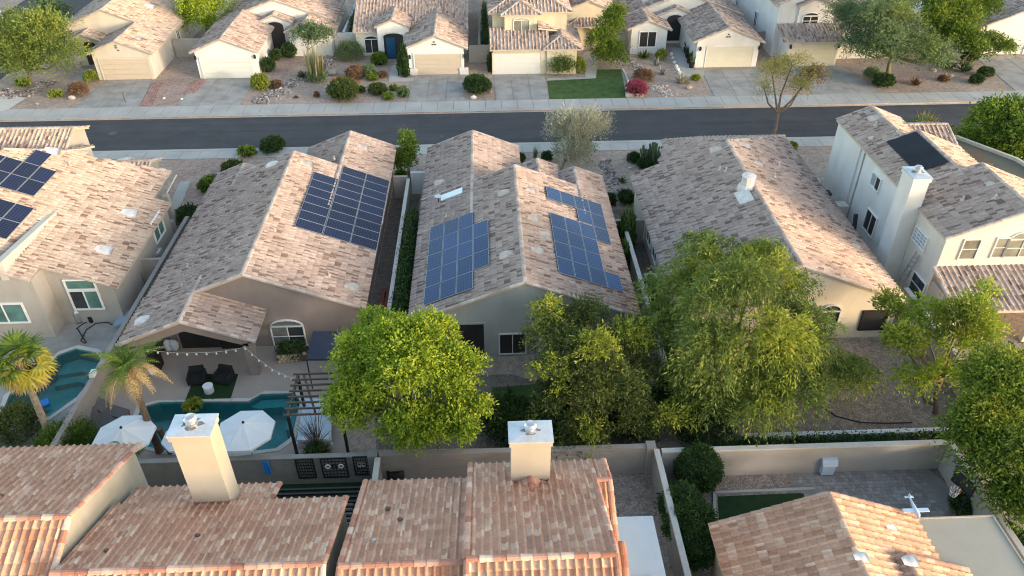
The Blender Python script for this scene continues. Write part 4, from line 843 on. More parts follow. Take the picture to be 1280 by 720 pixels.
garden_wall('brown wall between the gravel strip and the big round hedge shrubs', (7.52,24.5), (7.52,8), 1.8, .2, BLOCKM, True, cop=CAPS)
garden_wall('short wall stub with round holes beside the lattice panels', (-5.35,24.5), (-5.35,20.2), 1.8, .2, BLOCK, True, cop=CAPS)
garden_wall('grey brown wall running between the two pool yards', (-20.62,24.95), (-20.62,46.8), 1.8, .2, BLOCKM, False)
garden_wall('pale topped wall in the narrow gap between brown walled and grey walled houses', (-5.85,29.5), (-5.85,51.6), 1.8, .18, BLOCKM, False, cop=CAPS)
garden_wall('pale topped wall between the grey walled and the cream house', (9.12,29.5), (9.12,44.9), 1.8, .2, BLOCKM, False, cop=CAPS)
garden_wall('front return wall facing the dry creek of rocks', (8.3,45.0), (10.6,45.0), 1.8, .2, GREIGE, False)
garden_wall('wall end between the cream house and the white two storey house', (24.75,25.6), (24.75,36.5), 1.8, .22, BLOCKT, False, cop=CAPS)
garden_wall('low white wall with dark hedge in front, behind the leafless yard', (12.1,26.0), (24.6,26.0), .9, .2, WHITE, False)
garden_wall('side gate wall of the beige house beside its tall window', (-21.95,41.6), (-20.75,41.6), 1.8, .15, GREIGE)
garden_wall('front return wall between brown walled house and driveway', (-7.0,52.0), (-5.95,52.0), 1.8, .2, GREIGE)
garden_wall('front return wall left of the grey walled house', (-5.75,52.6), (-4.3,52.6), 1.8, .2, COOLW)
garden_wall('tan wall joining the tan and white garages across the street', (-33.3,84.2), (-29.2,84.2), 1.9, .2, GREIGE)
garden_wall('white wall behind the grey green bush across the street', (-16.3,85.4), (-13.6,85.4), 1.9, .2, COOLW)
garden_wall('white wall running back beside the round topped white house', (-15.3,85.4), (-15.3,104), 1.9, .2, COOLW)
garden_wall('brown gate wall left of the yellow cream house', (-1.6,80.9), (.9,80.9), 1.8, .2, BLOCKT)
garden_wall('side wall running back left of the yellow cream house', (-.5,80.9), (-.5,104), 1.8, .2, BLOCKM)
garden_wall('grey wall between the tall conifer shrub and the white gable', (13.2,84.4), (15.6,84.4), 1.8, .2, GREIGE)
garden_wall('shaded wall between the cactus garden house and the white two storey house', (28.6,84), (31,84), 1.8, .2, BLOCKM)
garden_wall('wall behind the dark round shrub at the top right', (44,83), (51.9,83), 1.8, .2, BLOCKT)
# ================================================================ vegetation
def nrm(a): return a/np.maximum(np.linalg.norm(a, axis=1, keepdims=True), 1e-6)
def leaf_arrays(P, D, L, Wd, tint, flat=0.0):
    n = len(P); D = nrm(D); S = np.cross(D, rng.normal(size=(n,3))+np.array([0,0,flat*3])); S = nrm(S)
    L = (L*rng.uniform(.7,1.3,(n,1))); Wd = Wd*rng.uniform(.7,1.3,(n,1))
    V = np.stack([P, P+D*L*.45+S*Wd*.5, P+D*L, P+D*L*.45-S*Wd*.5], 1).reshape(-1,3)
    return V, np.arange(4*n).reshape(-1,4), np.repeat(tint, 4)
def leafobj(name, arrs, matr, parent=None, loc=None, core=None):
    V = np.concatenate([a[0] for a in arrs]); F = []; off = 0
    for a in arrs: F.append(a[1]+off); off += len(a[0])
    F = np.concatenate(F); T = np.concatenate([a[2] for a in arrs])
    base = np.array(loc if loc is not None else tuple(wpos(parent)))
    me = npmesh(name, V-base, F, matr)
    at = me.attributes.new('tint', 'FLOAT', 'POINT'); at.data.foreach_set('value', T.astype(np.float32))
    return link(name, me, parent, tuple(base))
def sprays(lobes, n, per, length, droop, L, Wd, spread=.25, jit=.5, up=0.0, inner=.5, flat=0.0, sub=0):
    """sprays of leaves growing out of a set of ellipsoid lobes (x,y,z,rx,ry,rz)"""
    lob = np.array(lobes, dtype=float)
    if sub:   # break every lobe into separate boughs so that the outline is uneven and gaps open between them
        L2 = []
        for lb in lob:
            v = nrm(rng.normal(size=(sub,3))); v[:,2] = np.where(v[:,2] < -.3, -v[:,2], v[:,2]); q = rng.uniform(.5,.85,(sub,1)); rr = rng.uniform(.34,.56,(sub,1))*(7/sub)**.3
            L2.append(np.concatenate([lb[:3]+v*q*lb[3:], lb[3:]*rr], 1))
        lob = np.concatenate(L2); inner = min(inner, .35)
    wgt = (lob[:,3]*lob[:,4]*lob[:,5])**(2/3); wgt /= wgt.sum()
    k = rng.choice(len(lob), n, p=wgt); u = nrm(rng.normal(size=(n,3))); u[:,2] = np.where(u[:,2] < -.45, -u[:,2], u[:,2])
    r = inner+(1-inner)*rng.random((n,1))**.6
    # uneven outline: clumps pushed in and out along direction by smooth pseudo noise
    ph = (np.sin(u[:,0]*7+k*2.1)+np.sin(u[:,1]*8+k*1.3)+np.sin(u[:,2]*9+k))/3
    r = r*(1+.16*ph[:,None])
    c = lob[k,:3]+u*r*lob[k,3:]
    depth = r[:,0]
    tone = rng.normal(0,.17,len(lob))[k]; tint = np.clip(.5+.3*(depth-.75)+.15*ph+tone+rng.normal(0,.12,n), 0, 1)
    s = np.linspace(.05, 1, per)[None,:,None]; d0 = nrm(u*np.array([1,1,.8])+rng.normal(0,.35,(n,3))+np.array([0,0,up]))[:,None,:]
    ln = length*rng.uniform(.6,1.3,(n,1,1))
    P = c[:,None,:]+d0*s*ln*.8+np.array([0,0,-1.])*droop*ln*s**2+rng.normal(0,spread*length*.5,(n,per,3))
    T = d0+np.array([0,0,-2.])*droop*s
    D = T+rng.normal(0,jit,(n,per,3))
    return leaf_arrays(P.reshape(-1,3), D.reshape(-1,3), L, Wd, np.repeat(tint, per)+rng.normal(0,.05,n*per), flat)
def limbs(m_, base, top, lobes, r0, r1=.03, n_sub=3, seg=6, sway=.25):
    base = Vector(base); top = Vector(top); mid = (base+top)/2+Vector((random.uniform(-1,1),random.uniform(-1,1),0))*sway*.5
    m_.tube([base-Vector((0,0,.2)), base+(mid-base)*.15, mid, top], [r0*1.35, r0, r0*.85, r0*.7], seg)
    for lb in lobes:
        c = Vector(lb[:3]); q = top+(c-top)*.5+Vector((random.uniform(-sway,sway),random.uniform(-sway,sway),-.1*(c-top).length))
        m_.tube([top, q, c], [r0*.6, r0*.4, r0*.22], 5)
        for _ in range(n_sub):
            e = c+Vector((random.uniform(-1,1)*lb[3], random.uniform(-1,1)*lb[4], random.uniform(-.3,.9)*lb[5]))*.85
            m_.tube([c, (c+e)/2+Vector((0,0,.12)), e], [r0*.22, r0*.12, r1*.4], 4)
def tree(label, base, trunk_h, lobes, leafm, n, per, length, droop, L, Wd, r0=.18, barkm=None, name='tree', extra=(), group=None, cat='tree', sub=7, **kw):
    b = Vector((base[0], base[1], 0)); t = thing(name, label, cat, b, group)
    m_ = MB(); c0 = np.mean([l[:3] for l in lobes], 0); top = Vector((b.x*.7+c0[0]*.3, b.y*.7+c0[1]*.3, trunk_h))
    limbs(m_, b, top, lobes, r0); m_.build('trunk', barkm or BARK, t, None, True)
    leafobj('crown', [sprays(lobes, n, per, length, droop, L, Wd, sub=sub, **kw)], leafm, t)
    for (nm, lm, args, kws) in extra: leafobj(nm, [sprays(*args, **kws)], lm, t)
    return t
def lobe_px(px, py, z, rx, ry, rz):
    g_ = G(px, py, z); return (g_.x, g_.y, z, rx, ry, rz)
# --- big trees (near row of gardens)
tree('bright lime green leafy tree between the pool pergola and the grey walled house', (-3.9,27.0), 2.2,
     [lobe_px(512,470,4.6,2.3,2.2,2.0), lobe_px(455,455,4.1,1.7,1.7,1.6), lobe_px(565,475,4.1,1.8,1.7,1.6), lobe_px(500,430,5.4,1.7,1.6,1.3), lobe_px(450,510,2.9,1.5,1.3,1.3), lobe_px(520,535,2.8,1.9,1.2,1.2), lobe_px(580,525,2.8,1.5,1.3,1.2), lobe_px(540,420,5.0,1.2,1.2,1.0), lobe_px(470,410,4.6,1.0,1.0,.8)],
     L_LIME, 5200, 12, .42, .2, .19, .085, r0=.2, spread=.5, jit=.7, inner=.6, sub=24)
tree('sparse olive yellow tree against the rear of the grey walled house', (4.4,27.6), 1.8,
     [lobe_px(700,440,4.0,1.5,1.4,1.4), lobe_px(745,480,3.4,1.9,1.6,1.4), lobe_px(700,500,2.6,1.4,1.2,1.1), lobe_px(790,430,3.6,1.1,1.1,.9), lobe_px(735,400,4.3,1.2,1.1,.9), lobe_px(780,505,2.4,1.5,1.2,1.0), lobe_px(800,470,2.6,1.2,1.1,1.0), lobe_px(690,400,4.2,.8,.8,.9), lobe_px(720,540,1.7,1.5,.9,.8), lobe_px(810,530,1.5,1.6,.8,.8)],
     L_OLIVE, 3400, 12, .6, .25, .18, .06, r0=.16, barkm=BARKG, spread=.3, jit=.6, inner=.35, sub=12,
     extra=[('crown', L_YG, ([lobe_px(690,395,4.9,.8,.8,.9), lobe_px(790,420,4.4,.9,.9,.7), lobe_px(690,475,3.7,.9,.8,1.0), lobe_px(740,440,4.9,1.0,.8,.8), lobe_px(740,545,2.3,.9,.6,.5), lobe_px(840,525,2.2,.9,.6,.5)], 520, 12, .65, .15, .18, .06), dict(spread=.22, jit=.5, inner=.3, sub=6))])
tree('huge feathery weeping tree in front of the cream house', (11.9,28.9), 2.4,
     [lobe_px(915,385,6.2,2.3,2.2,2.0), lobe_px(845,360,4.6,1.8,1.8,1.5), lobe_px(1000,420,4.4,2.0,1.8,1.5), lobe_px(880,320,6.0,1.4,1.4,1.0), lobe_px(945,330,6.2,1.4,1.4,1.0), lobe_px(890,450,4.4,2.0,1.7,1.6), lobe_px(970,480,3.6,2.1,1.6,1.6), lobe_px(1045,475,2.2,1.5,1.2,1.1), lobe_px(1070,470,1.6,1.2,1.0,.9), lobe_px(930,515,2.4,2.2,1.2,1.2), lobe_px(835,415,3.4,1.3,1.4,1.4), lobe_px(985,365,5.2,1.2,1.2,1.0), lobe_px(860,480,2.6,1.3,1.2,1.1)],
     L_MESQ, 5400, 14, .95, .6, .22, .055, r0=.26, barkm=BARKG, spread=.17, jit=.4, inner=.5, sub=10,
     extra=[('crown', L_YG, ([lobe_px(950,340,6.3,1.7,1.4,1.0), lobe_px(990,440,5.0,1.6,1.3,1.4), lobe_px(960,500,3.2,1.6,1.0,1.0), lobe_px(890,330,6.2,1.2,1.0,.8), lobe_px(960,420,6.0,1.5,1.3,1.0)], 800, 14, 1.0, .55, .22, .055), dict(spread=.15, jit=.4, inner=.5, sub=8))])
tree('open bright green tree with bare looping branches in the gravel yard on the right', (22.9,27.9), 2.0,
     [lobe_px(1150,400,4.2,1.1,1.1,.9), lobe_px(1205,395,4.6,1.2,1.1,.9), lobe_px(1190,435,3.8,1.1,1.0,.8), lobe_px(1125,430,3.6,.8,.8,.7), lobe_px(1140,480,2.6,.9,.8,.6), lobe_px(1235,425,4.0,1.1,1.0,.9), lobe_px(1115,385,4.1,.5,.5,.8), lobe_px(1225,370,5.0,.5,.5,.8), lobe_px(1180,470,3.0,.9,.8,.6)],
     L_LIME, 720, 12, .6, .2, .22, .08, r0=.13, spread=.4, jit=.8, inner=.2,
     extra=[('crown', L_YG, ([lobe_px(1130,425,4.2,.8,.7,.7), lobe_px(1200,395,5.2,1.0,.9,.6), lobe_px(1110,380,4.7,.4,.4,.7)], 360, 12, .55, .2, .22, .085), dict(spread=.4, jit=.9, inner=.2))])
tree('dense bright green tree filling the right edge beside the tan side wall', (24.4,21.8), 2.0,
     [lobe_px(1250,500,4.6,1.9,1.8,1.9), lobe_px(1225,545,3.8,1.3,1.3,1.5), lobe_px(1265,570,3.6,1.7,1.5,1.5), lobe_px(1290,470,5.0,1.8,1.6,1.4), lobe_px(1240,610,2.4,1.3,1.1,1.1), lobe_px(1275,630,2.4,1.4,1.2,1.2), lobe_px(1230,465,4.6,1.0,1.0,.9)],
     L_GREEN, 2500, 13, .6, .35, .20, .08, r0=.2, spread=.5, jit=.8, inner=.45,
     extra=[('crown', L_YG, ([lobe_px(1255,470,5.6,1.6,1.2,1.0), lobe_px(1225,520,4.8,.8,.7,.8)], 620, 12, .55, .3, .19, .075), dict(spread=.5, jit=.8, inner=.3))])
tree('tall round deep green tree at the right edge just below the street', (37.5,53.5), 1.8,
     [lobe_px(1245,165,3.8,2.6,2.2,2.0), lobe_px(1275,180,3.8,2.4,2.2,2.2), lobe_px(1225,195,2.8,1.8,1.6,1.5), lobe_px(1255,145,4.6,1.6,1.4,1.0), lobe_px(1270,215,2.4,2.2,1.6,1.4), lobe_px(1205,178,1.6,1.3,1.0,1.0)],
     L_GREEN, 2100, 12, .7, .2, .30, .12, r0=.2, spread=.5, jit=.8, inner=.55)
# --- street trees
tree('rounded fine leafed green tree on the street corner at the far left', (-45.6,77.0), 1.4,
     [lobe_px(45,62,3.4,3.6,3.0,2.6), lobe_px(20,50,3.8,2.6,2.2,2.0), lobe_px(75,75,2.8,2.4,2.0,2.0), lobe_px(30,85,2.2,2.8,2.0,1.8), lobe_px(55,40,4.6,2.4,2.0,1.6), lobe_px(5,70,3.0,2.4,2.0,2.0)],
     L_MESQ, 2500, 10, 1.0, .0, .34, .085, r0=.18, spread=.35, jit=.5, inner=.5, up=.5)
tree('small dark green tree standing behind the rounded corner tree', (-47.3,92), 1.2, [lobe_px(70,22,2.4,1.8,1.6,1.6), lobe_px(60,16,2.8,1.4,1.2,1.2), lobe_px(82,35,1.8,1.4,1.2,1.2)], L_GREY, 600, 10, .8, .1, .32, .1, r0=.12, spread=.4, jit=.7, inner=.5)
tree('glossy yellow green ficus hanging over the wall between tan and white houses', (-30.9,88.5), 2.4, [lobe_px(245,10,3.8,2.0,1.8,2.0), lobe_px(270,5,3.8,1.8,1.8,1.8), lobe_px(235,22,2.6,1.3,1.2,1.5), lobe_px(262,28,2.4,1.4,1.2,1.3)], L_LIME, 1000, 12, .8, .5, .26, .1, r0=.14, spread=.4, jit=.6, inner=.6)
tree('large soft grey green tree across the street with a forked pale trunk', (41.0,75.3), 2.2,
     [lobe_px(1100,40,5.2,3.2,2.8,2.4), lobe_px(1065,30,5.0,2.2,2.0,2.0), lobe_px(1130,62,3.6,2.8,2.2,2.0), lobe_px(1075,65,3.4,2.0,1.8,1.8), lobe_px(1165,72,2.8,1.8,1.6,1.4), lobe_px(1105,12,6.4,2.2,2.0,1.4), lobe_px(1170,78,2.2,1.2,1.0,1.0)],
     L_GREY, 2600, 11, 1.1, .25, .32, .08, r0=.26, barkm=BARKG, spread=.35, jit=.7, inner=.5,
     extra=[('crown', L_MESQ, ([lobe_px(1120,28,6.0,1.9,1.5,1.3), lobe_px(1150,60,4.2,1.5,1.2,1.0)], 300, 11, 1.0, .2, .3, .08), dict(spread=.35, jit=.7, inner=.4))])
tree('greener tree right behind the large grey green tree', (50.5,84.5), 2.2,
     [lobe_px(1190,25,4.6,3.0,2.6,2.4), lobe_px(1165,15,4.8,2.4,2.2,2.0), lobe_px(1215,15,4.6,2.2,2.0,2.0), lobe_px(1205,50,3.2,2.2,1.8,1.6), lobe_px(1180,50,3.0,2.0,1.8,1.6)],
     L_GREEN, 1800, 11, .9, .2, .32, .10, r0=.2, spread=.4, jit=.7, inner=.5)
tree('small gnarled multi trunk tree with flat dark crown near the top right driveway', (49.9,78.0), 1.5, [lobe_px(1220,62,2.6,1.5,1.2,.8), lobe_px(1250,64,2.4,1.6,1.2,.8), lobe_px(1235,52,3.0,1.3,1.1,.6)], L_GREEN, 480, 10, .6, .1, .24, .1, r0=.13, spread=.45, jit=.8, inner=.5)
t = tree('slender palo verde with leaning bare trunk and thin yellow crown beside the street', (24.3,60.2), 2.0,
     [lobe_px(965,92,3.9,1.3,1.1,.9), lobe_px(990,82,4.3,1.6,1.3,1.0), lobe_px(1012,98,3.8,1.2,1.0,.9), lobe_px(955,110,3.2,.8,.8,.7), lobe_px(1000,112,3.2,1.1,.9,.8)],
     L_PALO, 640, 10, .8, .3, .22, .05, r0=.2, barkm=BARK, spread=.4, jit=.7, inner=.15, extra=[('crown', L_BRONZE, ([lobe_px(1015,95,4.0,1.1,.9,.7)], 130, 9, .6, .3, .2, .06), dict(spread=.4, jit=.7, inner=.1))])
tree('dry silvery cream shrub tree at the kerb behind the grey walled house', (5.9,55.8), .5,
     [lobe_px(717,172,2.0,1.8,1.5,1.5), lobe_px(740,165,2.2,1.2,1.1,1.2), lobe_px(697,165,2.2,1.2,1.1,1.2), lobe_px(715,195,1.0,1.5,1.2,.9)],
     L_PALE, 1500, 10, .9, -.1, .26, .045, r0=.1, barkm=BARKG, spread=.3, jit=.4, inner=.35, up=.9, extra=[('crown', L_GREY, ([lobe_px(717,190,1.1,1.6,1.2,.9), lobe_px(720,178,1.6,1.4,1.1,1.0)], 260, 10, .7, 0, .22, .05), dict(spread=.35, jit=.5, inner=.2, up=.6))])
tree('small round headed tree with brown flower tips in front of the recessed white entry', (-18.6,80.6), 1.6, [lobe_px(380,48,2.6,1.3,1.1,1.0), lobe_px(402,48,2.6,1.4,1.2,1.0), lobe_px(390,38,3.0,1.1,1.0,.7)], L_GREY, 520, 10, .6, .1, .24, .09, r0=.1, spread=.5, jit=.8, inner=.55)
tree('tall conifer like shrub climbing beside the porch of the yellow cream house', (13.0,80.7), .6, [lobe_px(762,72,1.2,1.6,1.3,1.3), lobe_px(757,52,2.6,1.4,1.2,1.4), lobe_px(762,32,4.0,1.2,1.0,1.5), lobe_px(768,20,5.0,.8,.8,1.0)], L_GREEN, 1100, 10, .7, .3, .28, .09, r0=.14, spread=.45, jit=.7, inner=.6)
tree('narrow bright green shrub tree in the gap beside the brown walled house garage', (-6.0,53.9), .5, [lobe_px(508,205,1.2,.9,.8,1.0), lobe_px(508,192,2.0,.8,.8,.9), lobe_px(510,176,3.0,.55,.5,.6)], L_GREEN, 420, 10, .5, .1, .2, .1, r0=.07, spread=.5, jit=.8, inner=.5)
# --- shrubs
SHM = {}
def shrub(label, px, py, wpx, hpx, leafm, style='round', cat='shrub', name='shrub', group=None):
    """px,py: where the plant meets the ground (middle of its foot); wpx,hpx: its size in the photograph"""
    g_ = G(px, py); d_ = PX(g_)[2]; r = wpx/2*d_/F_PX
    ang = math.asin((CAM_H)/(g_-Vector((0,0,CAM_H))).length); hh = max(.3, (hpx*d_/F_PX - 2*r*.8*math.sin(ang))/math.cos(ang)) if style != 'tall' else hpx*d_/F_PX/math.cos(ang)
    if style in ('round','loose'): hh = max(hh, r*1.1); hh = min(hh, r*1.9)
    c = Vector((g_.x, g_.y+r*.75, 0)); key = (style, leafm.name, round(math.log(r*8)*2), round(hh/r*2))
    if key not in SHM:
        lf = min(.42, .15/r); wd = lf*.5; nn = int(max(110, min(900, 9/lf**2)))
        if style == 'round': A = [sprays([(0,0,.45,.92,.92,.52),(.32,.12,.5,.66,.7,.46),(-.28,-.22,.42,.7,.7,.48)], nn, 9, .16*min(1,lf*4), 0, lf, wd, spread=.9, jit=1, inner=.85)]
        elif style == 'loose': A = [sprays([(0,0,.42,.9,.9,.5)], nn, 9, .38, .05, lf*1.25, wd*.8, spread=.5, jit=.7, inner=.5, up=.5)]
        elif style == 'tall': A = [sprays([(0,0,.25,1,1,.28),(0,0,.5,.85,.85,.28),(0,0,.75,.7,.7,.25)], int(nn*1.3), 9, .2*min(1,lf*4), 0, lf, wd, spread=.9, jit=1, inner=.8)]
        elif style in ('spiky','stems'):
            n = 46 if style == 'spiky' else 60; V = []; rr = rng.random(n)
            th = rng.random(n)*2*np.pi; el = (rng.uniform(.35,1.5,n) if style == 'spiky' else rng.uniform(1.15,1.5,n))
            D = np.stack([np.cos(th)*np.cos(el), np.sin(th)*np.cos(el), np.sin(el)], 1); P = np.stack([np.cos(th)*.18*rr*(1 if style == 'spiky' else 2.6), np.sin(th)*.18*rr*(1 if style == 'spiky' else 2.6), 0*th], 1)
            A = [leaf_arrays(P, D, .95 if style == 'spiky' else .95, (.17 if style == 'spiky' else .09), rng.random(n), 1), leaf_arrays(P, D, .9, (.15 if style == 'spiky' else .08), rng.random(n))]
        o = leafobj('tmp', A, leafm, None, (0,0,0))
        me = o.data; bpy.data.objects.remove(o)
        if style in ('round','tall'):   # opaque twiggy heart so that the ground does not show through a clipped plant
            m_ = MB(); m_.blob((0,0,.45 if style == 'round' else .5), (.86,.86,.45 if style == 'round' else .5), 8, 6, .05)
            n0 = len(me.vertices); cm = bpy.data.meshes.new('c'); cm.from_pydata(m_.v, [], m_.f); co = bpy.data.objects.new('c', cm)
            import bmesh
            bm = bmesh.new(); bm.from_mesh(me); nf = len(bm.faces); bm.from_mesh(cm); bm.faces.ensure_lookup_table()
            for f_ in bm.faces[nf:]: f_.material_index = 1
            bm.to_mesh(me); bm.free(); me.materials.append(CORE); bpy.data.objects.remove(co); bpy.data.meshes.remove(cm)
        me.name = name; SHM[key] = me
    o = bpy.data.objects.new(name, SHM[key]); sc.collection.objects.link(o); o.location = c; o.scale = (r, r, hh if style != 'round' else hh*.98); o.rotation_euler[2] = random.random()*6.28
    if style in ('spiky','stems'): o.scale = (max(r,.1)*1.25, max(r,.1)*1.25, max(hh, r*1.1)); o.location.y = g_.y+r*.4
    return tag(o, label, cat, group)
S = shrub
S('low yellow green shrub near the boulder by the corner pavement', 69,123,15,10, L_YG); S('grey dry looking bush beside the pale round boulder', 96,121,22,14, L_BRONZE,'loose'); S('dark green bush tucked under the corner tree', 27,110,16,12, L_GREEN)
S('yellowish bush against the left corner of the tan garage', 113,104,16,14, L_YG,'loose')
S('bright yellow green bush at the corner of the bright white garage', 325,115,20,24, L_YG,'round'); S('clipped dark round topiary beside the white entry walk', 335,92,16,20, L_DEEP); S('second clipped dark topiary closer to the white arched entry', 345,77,13,16, L_DEEP)
S('leafy dark bush filling the foot of the arched white entry', 361,74,17,20, L_DEEP); S('small rusty brown mound between yellow green bush and rock bed', 344,111,14,8, L_BRONZE)
S('tall clump of pale upright stems in the middle of the rock garden', 395,104,30,50, L_PALE,'stems'); S('dense green skirt at the foot of the tall pale stems', 396,104,22,12, L_GREY,'loose'); S('pale green upright shoots around the tall stem clump', 396,103,26,44, L_PALO,'stems')
S('blue green agave left of the tall pale stems', 378,98,16,14, L_GREY,'spiky','agave','agave'); S('wide grey green bush in front of the white side wall', 437,78,32,24, L_GREY,'loose'); S('compact dark green bush under the arched window', 474,83,19,18, L_GREEN)
S('red brown leaved bush in the rust mulch', 443,100,24,19, L_BRONZE); S('grey green bush touching the red brown one', 460,96,18,14, L_GREY,'loose'); S('small rounded dark bush below the grey green pair', 465,102,14,10, L_GREEN); S('low brownish mound left of the concrete path', 478,98,12,9, L_BRONZE)
S('largest olive green bush by the pavement in the rock garden', 428,128,42,27, L_OLIVE); S('tiny dark tuft right of the large olive bush', 451,116,9,8, L_GREEN); S('brown green bush in the row before the tan garage', 472,120,22,15, L_OLIVE); S('small round bush between brown green bush and path', 492,114,10,8, L_GREEN)
S('small round dark bush nearest the pavement in that row', 485,126,13,11, L_GREEN); S('barrel shaped green cactus next to the driveway', 504,123,14,15, L_GREY,'round','cactus','cactus'); S('tiny dry tuft alone in the gravel near the pavement', 396,122,6,7, L_BRONZE); S('small spiky tuft beside the river rocks', 370,123,7,5, L_BRONZE,'spiky')
S('dark hedge strip beside the blue door garage wall', 505,96,13,30, L_DEEP,'tall'); S('large dense oval bush with pale boulder between two driveways', 597,120,37,26, L_DEEP); S('dark bush against the left wall of the yellow cream garage', 615,90,10,22, L_DEEP,'tall')
S('leafy bush with red flowers below the small hip roof', 703,94,38,32, L_GREEN,'loose'); S('yellowish part of the planting beside the porch path', 725,92,14,24, L_YG,'loose')
S('grassy green clump below the white gable window', 805,74,18,13, L_GREEN,'spiky'); S('yellow green clump right of the gable window', 827,76,13,13, L_YG,'loose'); S('pale spiky agave nearest the gable window', 820,83,12,13, L_BLUE,'spiky','agave','agave'); S('pale spiky agave in the middle of the cactus garden', 828,94,13,13, L_BLUE,'spiky','agave','agave')
S('dense pale cactus clump beside the entry path', 854,106,20,17, L_PALE,'spiky','cactus','cactus'); S('small yellow tuft at the end of the entry path', 870,101,10,8, L_YG); S('magenta flowering round bush at the edge of the lawn', 797,121,28,19, L_RED); S('faded purple red bush behind the magenta one', 805,104,22,14, L_BRONZE,'loose')
S('dark low bushes below the forked pale trunk', 1107,111,26,13, L_DEEP); S('grey green agave like clump left of the forked trunk', 1092,101,20,14, L_GREY,'loose'); S('twiggy brown plant by the pavement under the big grey green tree', 1145,107,16,11, L_BRONZE,'spiky'); S('small dark red rosette in the right hand gravel', 1181,103,12,9, L_BRONZE)
S('long low dark bush behind the dark red rosette', 1187,87,16,9, L_DEEP); S('blue grey spiky plant between two dark bushes', 1206,91,20,20, L_GREY,'spiky'); S('low dark bush nearest the right hand pavement', 1223,106,17,10, L_DEEP); S('round dark bush under the gnarled tree', 1235,98,20,15, L_DEEP); S('big shaded bush beside the top right driveway', 1215,78,22,18, L_DEEP)
S('clipped round green bush on the near side of the street, left of the pair', 308,198,21,15, L_GREEN); S('wide dark bush at the near kerb above the brown tiled gable', 339,193,30,16, L_DEEP); S('dark reddish green bush second from the street by the driveway', 291,222,28,24, L_OLIVE); S('lighter green bush third from the street by the driveway', 262,242,29,22, L_GREEN); S('shadowy grey green bush at the head of the wall between the pool yards', 236,284,30,28, L_DEEP,'loose')
S('small bush at the foot of the narrow shrub tree', 501,222,12,10, L_GREEN); S('dark bush left of the thin candle cactus', 650,203,13,12, L_DEEP); S('dark bush right of the thin candle cactus', 684,202,13,13, L_DEEP); S('thin candle cactus between two dark bushes', 669,200,8,18, L_GREY,'stems','cactus','cactus')
S('dark oval bush just left of the many armed cactus', 793,204,17,13, L_DEEP); S('dark oval bush below the many armed cactus', 808,213,19,13, L_DEEP); S('small grassy tuft beside the dry creek', 778,229,12,11, L_GREY,'spiky'); S('clipped square dark bush before the front return wall', 785,258,23,22, L_DEEP); S('dark bush tucked beside the tiled eave at the dry creek', 763,259,14,17, L_DEEP)
S('tall dark bush in the alley beside the cream house', 782,318,22,40, L_DEEP,'tall'); S('second dark bush deeper in the alley', 778,345,16,30, L_DEEP,'tall'); S('pale green upright shrub at the kerb beside the two storey house', 1156,166,34,32, L_PALO,'stems'); S('green bush beside the upright pale shrub at the kerb', 1150,170,26,12, L_GREY,'loose'); S('small tuft above the broad brown roof at the kerb', 990,188,14,12, L_GREEN)
def bigshrub(label, lobes, leafm, n=2600):
    c = np.mean([l[:3] for l in lobes], 0); t = thing('shrub', label, 'shrub', (c[0], c[1], 0)); m_ = MB()
    for l in lobes: m_.blob(l[:3], tuple(v*.9 for v in l[3:]), 12, 8, .04)
    m_.build('twig_core', CORE, t, None, True); leafobj('foliage', [sprays(lobes, n, 9, .14, 0, .12, .06, spread=.8, jit=1, inner=.9)], leafm, t)
g1, g2 = G(873,585,1.1), G(861,655,1.0)
bigshrub('big round clipped bush at the end of the tan wall', [(g1.x,g1.y,1.0,.92,.92,1.05)], L_DEEP, 2200)
bigshrub('long rounded hedge bush beside the gravel strip wall', [(g2.x-.1,g2.y+1.0,.85,.85,1.0,.95),(g2.x+.05,g2.y,.95,.95,1.1,1.05),(g2.x+.15,g2.y-.9,.85,.85,.9,.9)], L_DEEP, 4200)
bigshrub('dark leafy mass hiding the far end of the alley wall behind the weeping tree', [(9.2,28.9,1.1,.8,1.0,1.1)], L_DEEP, 1500)
S('dark bush between the basketball hoop and the flat roof', 1215,650,42,26, L_DEEP); S('dark leafy bush in the lower right corner', 1262,700,56,50, L_DEEP); S('dense green bush filling the pool yard corner behind the bottom left roof', 80,590,70,50, L_GREEN,'loose'); S('yellow green bush beneath the fan palm', 15,560,60,40, L_OLIVE,'loose')
S('small yellow green plant standing in a pot by the pool edge', 240,516,20,17, L_YG); S('low leafy plants beside the lattice wall', 395,582,30,10, L_DEEP,'loose'); S('dark spiky palm like plant behind the lime green tree', 640,520,44,46, L_DEEP,'spiky'); S('dense dark oleander behind the square chimney', 640,560,70,34, L_DEEP,'loose')
S('dark oleander below the olive yellow tree', 712,556,80,52, L_DEEP,'loose'); S('dark oleander between the two right hand trees', 790,552,80,50, L_DEEP,'loose'); S('shadowy bush at the foot of the weeping tree', 880,548,90,40, L_DEEP,'loose')
# bare twiggy shrub by the daybed
t = thing('shrub', 'leafless twiggy shrub beside the white daybed', 'shrub', G(398,560)); m_ = MB(); b_ = G(398,560)
for i in range(42):
    a_ = random.random()*6.28; e_ = b_+Vector((math.cos(a_)*random.uniform(.3,1.0), math.sin(a_)*random.uniform(.2,.8), random.uniform(.9,2.2))); md = (b_+e_)/2+Vector((0,0,.15)); m_.tube([b_, md, e_], [.025,.014,.005], 4)
    m_.tube([md, md+(e_-md)*.6+Vector((random.uniform(-.3,.3),random.uniform(-.2,.2),.3))], [.01,.004], 4)
m_.build('stem', BARK, t)
